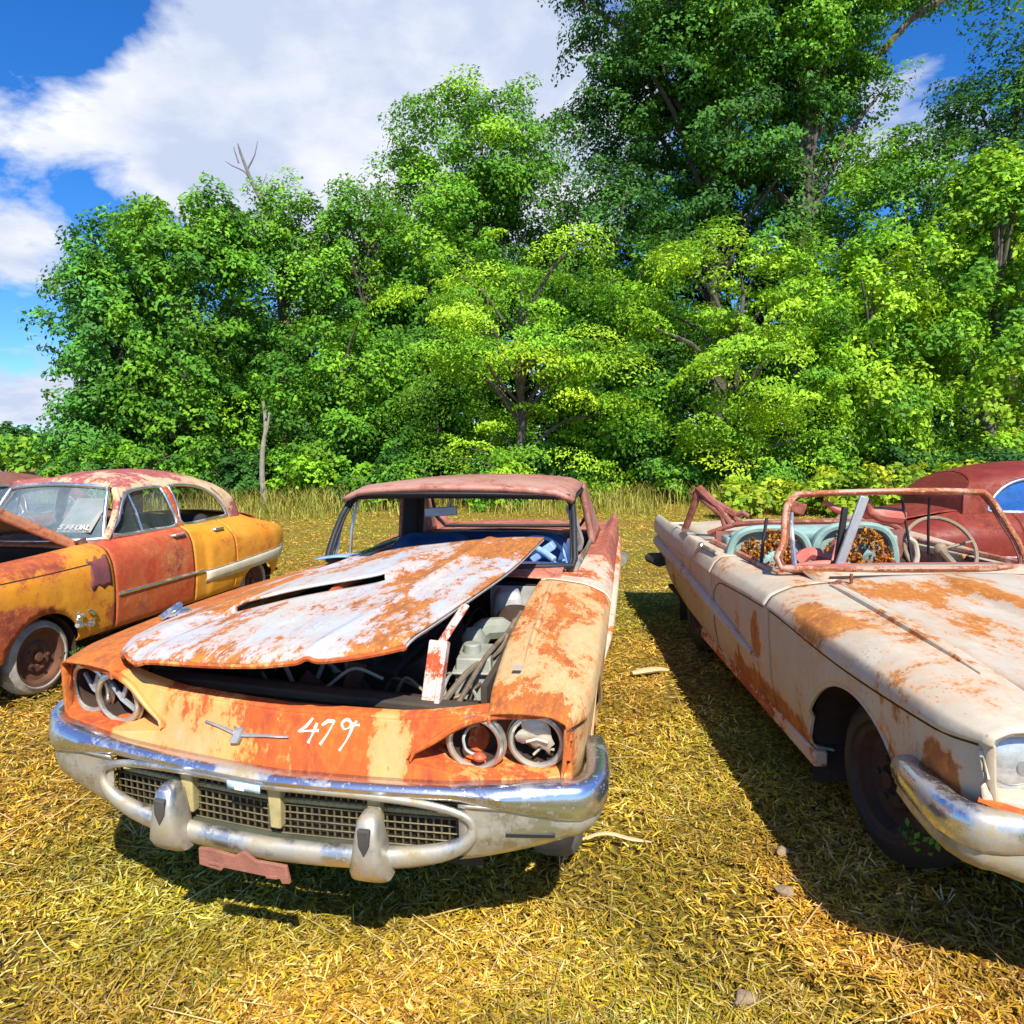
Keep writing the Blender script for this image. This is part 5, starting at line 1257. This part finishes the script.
# shrubs along the foot of the wood
SH = [(70, 21, 1.6, 1.9, 'mid', 'low green shrub at the left foot of the wood behind the sedan windshield'), (150, 20.5, 1.5, 2.3, 'mid', 'bushy green shrub directly behind the roof of the yellow sedan'), (225, 21.5, 1.3, 2.0, 'dark', 'dark shrub left of the pale slender stem'),
      (312, 20.5, 1.2, 1.8, 'bright', 'light-green weedy shrub right of the pale slender stem'), (372, 19.5, 1.1, 1.5, 'mid', 'broad-leaved shrub above the left corner of the hardtop roof'), (430, 20.5, 1.3, 2.1, 'dark', 'dark shrub above the middle of the hardtop roof'),
      (488, 18.5, .8, 1.35, 'bright', 'bright leafy shrub poking up over the hardtop roof'), (560, 20.5, 1.4, 1.9, 'dark', 'dark shrub above the right corner of the hardtop roof'), (640, 21, 1.5, 1.9, 'dark', 'shaded shrub in the gap between hardtop and convertible'),
      (705, 20.5, 1.3, 2.0, 'mid', 'green shrub behind the tail fin of the convertible'), (800, 20.5, 1.4, 2.1, 'mid', 'green shrub behind the windshield of the convertible'), (905, 20.5, 1.4, 1.9, 'dark', 'dark shrub left of the maroon car roof'), (975, 19.5, 1.1, 1.6, 'dark', 'dark shrub touching the maroon car roof')]
for px, Y, hw, h, pal, lb in SH:
    t = thing('leafy_shrub', lb, 'shrub', (X(px, Y), Y, 0), 0, G2)
    bl = [((rg.uniform(-.8,.8)*hw, rg.uniform(-.4,.4)*hw, h*rg.uniform(.25,.62)), (hw*rg.uniform(.35,.6), hw*.4, h*rg.uniform(.25,.45))) for _ in range(5)]
    crown_mesh('foliage', t, rg, bl, 85, .30, 70, .14, pal, .7, .3, .25)
    trunk_mesh('stem', t, (0,0,-.05), (.05,0,h*.8), .04, rg, [(hw*.5,0,h*.7),(-hw*.5,0,h*.6)])
# bright broad-leaved plants behind the convertible
for i in range(11):
    px = 735+i*24.5; Y = 15.6+(i*7 % 5)*.35
    t = thing('broad_leaved_weed', ['bright yellow-green broad-leaved weed by the convertible\'s tail fin', 'bright yellow-green weed framed by the convertible\'s bare windshield', 'bright yellow-green weed just left of the maroon car roof'][0 if i < 3 else (1 if i < 9 else 2)], 'weed', (X(px, Y), Y, 0), 0, ['weeds by the tail fin', 'weeds seen through the windshield frame', 'weeds beside the maroon car'][0 if i < 3 else (1 if i < 9 else 2)])
    h = .62+.05*i*(1 if i < 8 else .9)
    crown_mesh('foliage', t, rg, [((0,0,h*.55),(.55,.5,h*.5))], 30, .22, 30, .14, 'yellow', .6, .25, .2, .75)
    trunk_mesh('stem', t, (0,0,-.03), (.03,0,h*.8), .014, rg, [(.25,0,h*.8),(-.25,0,h*.7)])
# pale slender stem and dead snag
t = thing('slender_tree', 'pale slender bare stem in front of the vine-hung tree', 'tree', (X(264, 20.5), 20.5, 0), 0, G1)
m = MB(); m.tube([(.0,0,-.1),(-.03,0,.9),(.02,0,1.7),(.14,0,2.4),(.10,0,3.1)], [.085,.075,.06,.04], 9, smooth=4); m.tube([(.05,0,1.9),(.22,-.1,2.3),(.3,-.1,2.8)], .03, 6); m.build('trunk', M['pale_bark'], t)
crown_mesh('crown', t, rg, [((.2,0,3.4),(.7,.6,.6))], 14, .28, 50, .13, 'mid')
Y = 27; q = lambda px, y: (X(px+4, Y)-X(270, Y), 0, 1.55+(440-y)/700*Y*1.0)
t = thing('dead_snag', 'bare grey dead snag sticking up above the tree crowns', 'dead tree', (X(270, Y), Y, 0), 0)
m = MB(); m.tube([q(290,500), q(286,340), q(283,245), q(274,205), q(262,178), q(252,150), q(250,142)], [.18,.145,.105,.075,.05,.022], 9, smooth=3)
m.tube([q(262,178), q(255,168), q(243,162), q(237,158)], [.04,.025,.010], 6, smooth=3); m.tube([q(258,166), q(266,152), q(269,140)], [.035,.02,.009], 6, smooth=3); m.tube([q(266,188), q(272,180), q(277,170)], [.03,.018,.008], 6, smooth=3); m.tube([q(250,160), q(247,150), q(246,145)], [.03,.012], 6)
m.build('trunk', M['dead_wood'], t)
# far-off wood on the left and the little trees on its skyline
V_, F_, T_ = [], [], []
d = rg.uniform
N = 9000
px_ = d(-260, 175, N); Yf = d(62, 82, N); hx = X(px_, Yf)
hh = 3.0+.5*np.sin(px_*.05)+.35*np.sin(px_*.13+1); zz_ = hh*np.sqrt(d(0, 1, N))
C = np.stack([hx, Yf, zz_+.2], 1); pal = np.array(PAL['mid']+PAL['bright'])
V_, F_, T_ = leaves(C, rg.normal(size=(N,3))*.5+np.array([0,-.6,.8]), d(.45, 1.0, N), pal[rg.integers(0, len(pal), N)]*d(.7,1.2,(N,1)), rg, asp=.7)
o = bulk('distant_wood', V_, F_, T_, M['leaf']); o['kind'] = 'stuff'; tag(o, 'distant green wood low on the left horizon', 'wood')
for px, h in ((3, 7.4), (12, 8.0), (20, 7.2), (31, 7.9)):
    Y = 125; t = thing('distant_tree', 'tiny far-off dark tree standing above the distant wood on the left', 'tree', (X(px, Y), Y, 0), 0, 'tiny trees on the left skyline')
    crown_mesh('crown', t, rg, [((0,0,h-1.9),(1.0,.9,1.7))], 40, .6, 22, .5, 'dark'); trunk_mesh('trunk', t, (0,0,0), (0,0,h-.4), .16, rg, ())
# tall grass along the wood
def tallgrass(N, seed):
    r = np.random.default_rng(seed); Y = r.uniform(16.5, 21.5, N); px = r.uniform(-60, 1060, N); x = X(px, Y)
    dens = .5+.5*np.sin(x*.9)+.4*np.sin(x*2.3+1); k = r.random(N) < np.clip(.25+.5*dens, .12, 1)*np.where(Y > 18.5, 1, .35)
    x, Y = x[k], Y[k]; N = len(x); Lh = r.uniform(.25, .85, N)*np.where(Y > 18.5, 1, .6); W = r.uniform(.010, .022, N)
    a = r.uniform(0, 2*pi, N); ln = np.abs(r.normal(0, .3, N))
    base = np.stack([x, Y, 0*x], 1); d1 = np.stack([np.cos(a)*np.sin(ln), np.sin(a)*np.sin(ln), np.cos(ln)], 1); sd = np.stack([-np.sin(a), np.cos(a), 0*a], 1)
    mid = base+d1*(Lh*.6)[:, None]; tip = mid+(d1+np.stack([np.cos(a)*.6, np.sin(a)*.6, -.3*np.ones(N)], 1))*(Lh*.4)[:, None]
    w2 = W[:, None]/2
    V = np.stack([base-sd*w2, base+sd*w2, mid-sd*w2, mid+sd*w2, tip-sd*w2*.2, tip+sd*w2*.2], 1).reshape(-1, 3); kk = np.arange(N)*6
    F = np.concatenate([np.stack([kk, kk+1, kk+3, kk+2], 1), np.stack([kk+2, kk+3, kk+5, kk+4], 1)])
    pal = np.array([(.34,.33,.05),(.26,.28,.035),(.42,.36,.07),(.20,.24,.03),(.46,.38,.10)]); c = pal[r.integers(0, 5, N)]*r.uniform(.7, 1.2, (N, 1))
    o = bulk('tall_grass', V, F, np.repeat(c, 6, 0), M['straw']); o['kind'] = 'stuff'; tag(o, *LAB['tall_grass'])
tallgrass(42000, 5)
# weeds in the shade under the cars: leafy tufts
WD = [(-2.72,4.50,.12,'grass-green weed tuft beside the yellow sedan\'s front wheel'), (-1.55,2.75,.10,'small weed tuft under the left end of the hardtop\'s bumper'), (.00,2.62,.13,'dark green weed tuft in the shade under the hardtop\'s right headlights'), (.16,2.50,.10,'small green weed at the right end of the hardtop\'s bumper shadow'), (1.45,2.25,.09,'low green weed in front of the convertible\'s front wheel'), (1.62,2.02,.08,'green weed in the shadow under the convertible\'s bumper')]
for x, y, h, lb in WD:
    t = thing('weed_tuft', lb, 'weed', (x, y, 0), 0, 'weeds in the shade of the cars'); crown_mesh('foliage', t, rg, [((0,0,h*.5),(h*1.5,h*1.2,h*.55))], 26, .05, 18, .026, 'dark', .6, .3, .1); m = MB()
    for k in range(5): m.tube([(0,0,-.01),(rg.uniform(-.06,.06),rg.uniform(-.05,.05),h*.6)], .002, 4)
    m.build('stem', M['straw_plain'] if 'straw_plain' in M else M['stick'], t)
# stones and bits of wood
for x, y, s, lb in ((.93,2.31,.032,'rounded tan stone at the edge of the convertible\'s shadow'), (1.02,2.55,.026,'small flat pale stone just inside the convertible\'s shadow'), (.63,1.84,.022,'low brownish stone at the bottom of the photo, below the gap between cars')):
    m = MB(); m.blob((0,0,s*.45), (s*1.35,s,s*.75), 22, 14, .20, rg, .4); o = m.build('stone', M['stone'], None); o.location = (x, y, 0); tag(o, lb, 'stone', 'loose stones on the ground')
m = MB(); m.tube([(-.14,-.05,.03),(-.03,-.01,.035),(.06,.03,.03),(.13,.04,.02)], [.022,.034,.030,.018], 8, smooth=3, flat=.6); o = m.build('wood_chunk', M['stick']); o.location = (.94,4.71,0); tag(o, 'short pale chunk of wood lying between the hardtop and the convertible', 'wood')
m = MB(); m.tube([(-.16,.0,.03),(-.05,.02,.045),(.05,.0,.03),(.13,.01,.012)], [.006,.012,.012,.004], 6, smooth=3, flat=.5); o = m.build('dry_stalk', M['stick']); o.location = (.40,2.62,.42-.42); tag(o, 'pale dry split stalk sticking out beside the right end of the hardtop\'s bumper', 'stalk')
CLOUDS = [((-.107,.906,.41), .40, .50), ((-.27,.87,.42), .27, .32), ((.065,.873,.484), .30, .25), ((-.199,.918,.344), .15, .15), ((-.36,.845,.39), .16, .50), ((-.44,.82,.385), .12, .45), ((-.51,.78,.36), .10, .50), ((-.545,.805,.225), .11, .50), ((-.56,.825,.055), .13, .55), ((.447,.808,.36), .12, .55),
          ((-.47,.76,.46), .13, -.45), ((-.45,.845,.290), .10, -.35), ((-.52,.82,.30), .07, -.2), ((.43,.79,.44), .07, -.2), ((-.55,.82,.14), .08, -.35)]
SKYTINT = (.58,.82,1.12,1); ROLLS = -1; EXPO = 0.52
# ------------------------------------------------------------------ light, sky, camera
SUN = np.array([.22, -.85, 1.0]); SUN /= np.linalg.norm(SUN)
ld = bpy.data.lights.new('sun', 'SUN'); ld.energy = 5.0; ld.angle = radians_(.55); ld.color = (1, .95, .86)
lo = bpy.data.objects.new('sun', ld); COL.objects.link(lo); lo.location = (4, -12, 20)
from mathutils import Vector
lo.rotation_euler = Vector(SUN).to_track_quat('Z', 'Y').to_euler()
w = bpy.data.worlds.new('World'); SC.world = w; w.use_nodes = True
t = w.node_tree; t.nodes.clear()
nn = t.nodes.new; L = t.links.new
out = nn('ShaderNodeOutputWorld'); bg = nn('ShaderNodeBackground'); bg.inputs['Strength'].default_value = .12; L(bg.outputs[0], out.inputs[0])
sky = nn('ShaderNodeTexSky'); sky.sky_type = 'NISHITA'; sky.sun_disc = False; sky.sun_elevation = math.asin(SUN[2]); sky.sun_rotation = math.atan2(SUN[0], SUN[1])
sky.air_density = 1.0; sky.dust_density = .3; sky.ozone_density = 2.5
hs = nn('ShaderNodeHueSaturation'); hs.inputs['Saturation'].default_value = 1.35; hs.inputs['Value'].default_value = 1.0; L(sky.outputs[0], hs.inputs['Color'])
tc = nn('ShaderNodeTexCoord')
def wm(op, a, b=None):
    x = nn('ShaderNodeMath'); x.operation = op
    for i, q in enumerate((a, b)):
        if q is None: continue
        if isinstance(q, (int, float)): x.inputs[i].default_value = q
        else: L(q, x.inputs[i])
    return x.outputs[0]
sep = nn('ShaderNodeSeparateXYZ'); L(tc.outputs['Generated'], sep.inputs[0])
zz = wm('ADD', wm('MAXIMUM', sep.outputs['Z'], 0), .30)
cx = wm('DIVIDE', sep.outputs['X'], zz); cy = wm('DIVIDE', sep.outputs['Y'], zz)
cb = nn('ShaderNodeCombineXYZ'); L(cx, cb.inputs[0]); L(cy, cb.inputs[1]); cb.inputs[2].default_value = 3.7
no = nn('ShaderNodeTexNoise'); no.inputs['Scale'].default_value = 3.0; no.inputs['Detail'].default_value = 11; no.inputs['Roughness'].default_value = .60; no.inputs['Distortion'].default_value = .25; L(cb.outputs[0], no.inputs['Vector'])
dens = wm('MULTIPLY', wm('SUBTRACT', no.outputs['Fac'], .5), 2.6)
BL = [  # cloud banks: direction (x, y, z), cos-radius, weight
]
for d, rad_, wt in CLOUDS:
    dv = nn('ShaderNodeVectorMath'); dv.operation = 'DISTANCE'; nm = nn('ShaderNodeVectorMath'); nm.operation = 'NORMALIZE'; L(tc.outputs['Generated'], nm.inputs[0]); L(nm.outputs[0], dv.inputs[0]); dv.inputs[1].default_value = d
    mr = nn('ShaderNodeMapRange'); mr.interpolation_type = 'SMOOTHSTEP'; L(dv.outputs['Value'], mr.inputs[0]); mr.inputs[1].default_value = rad_; mr.inputs[2].default_value = rad_*.25; mr.inputs[3].default_value = 0; mr.inputs[4].default_value = wt
    dens = wm('ADD', dens, mr.outputs[0])
rp = nn('ShaderNodeValToRGB'); rp.color_ramp.elements[0].position = .14; rp.color_ramp.elements[1].position = .52; L(dens, rp.inputs[0])
shade = nn('ShaderNodeTexNoise'); shade.inputs['Scale'].default_value = 3.2; shade.inputs['Detail'].default_value = 10; shade.inputs['Roughness'].default_value = .58; L(cb.outputs[0], shade.inputs['Vector'])
sr = nn('ShaderNodeValToRGB'); sr.color_ramp.elements[0].position = .40; sr.color_ramp.elements[0].color = (3.6,4.1,5.3,1); sr.color_ramp.elements[1].position = .66; sr.color_ramp.elements[1].color = (6.0,6.1,6.4,1); L(shade.outputs['Fac'], sr.inputs[0])
mx = nn('ShaderNodeMix'); mx.data_type = 'RGBA'
A_ = [i for i in mx.inputs if i.name == 'A' and i.type == 'RGBA'][0]; B_ = [i for i in mx.inputs if i.name == 'B' and i.type == 'RGBA'][0]
tn = nn('ShaderNodeMix'); tn.data_type = 'RGBA'; tn.blend_type = 'MULTIPLY'; tn.inputs['Factor'].default_value = 1
L(hs.outputs[0], [i for i in tn.inputs if i.name == 'A' and i.type == 'RGBA'][0]); [i for i in tn.inputs if i.name == 'B' and i.type == 'RGBA'][0].default_value = SKYTINT
L(rp.outputs[0], mx.inputs['Factor']); L([o for o in tn.outputs if o.type == 'RGBA'][0], A_); L(sr.outputs[0], B_)
L([o for o in mx.outputs if o.type == 'RGBA'][0], bg.inputs['Color'])

cam = bpy.data.cameras.new('camera'); cam.sensor_width = 36; cam.lens = 700/1024*36; cam.clip_end = 3000; cam.clip_start = .05
co = bpy.data.objects.new('camera', cam); COL.objects.link(co); co.location = (0, 0, 1.55)
from mathutils import Matrix
co.rotation_euler = (Matrix.Rotation(pi/2-.0864, 4, 'X') @ Matrix.Rotation(.0144*ROLLS, 4, 'Z')).to_euler()
SC.camera = co
SC.view_settings.view_transform = 'Standard'; SC.view_settings.look = 'None'; SC.view_settings.gamma = 1; SC.view_settings.exposure = EXPO
SC.render.engine = 'CYCLES'; SC.cycles.max_bounces = 8; SC.cycles.transparent_max_bounces = 12
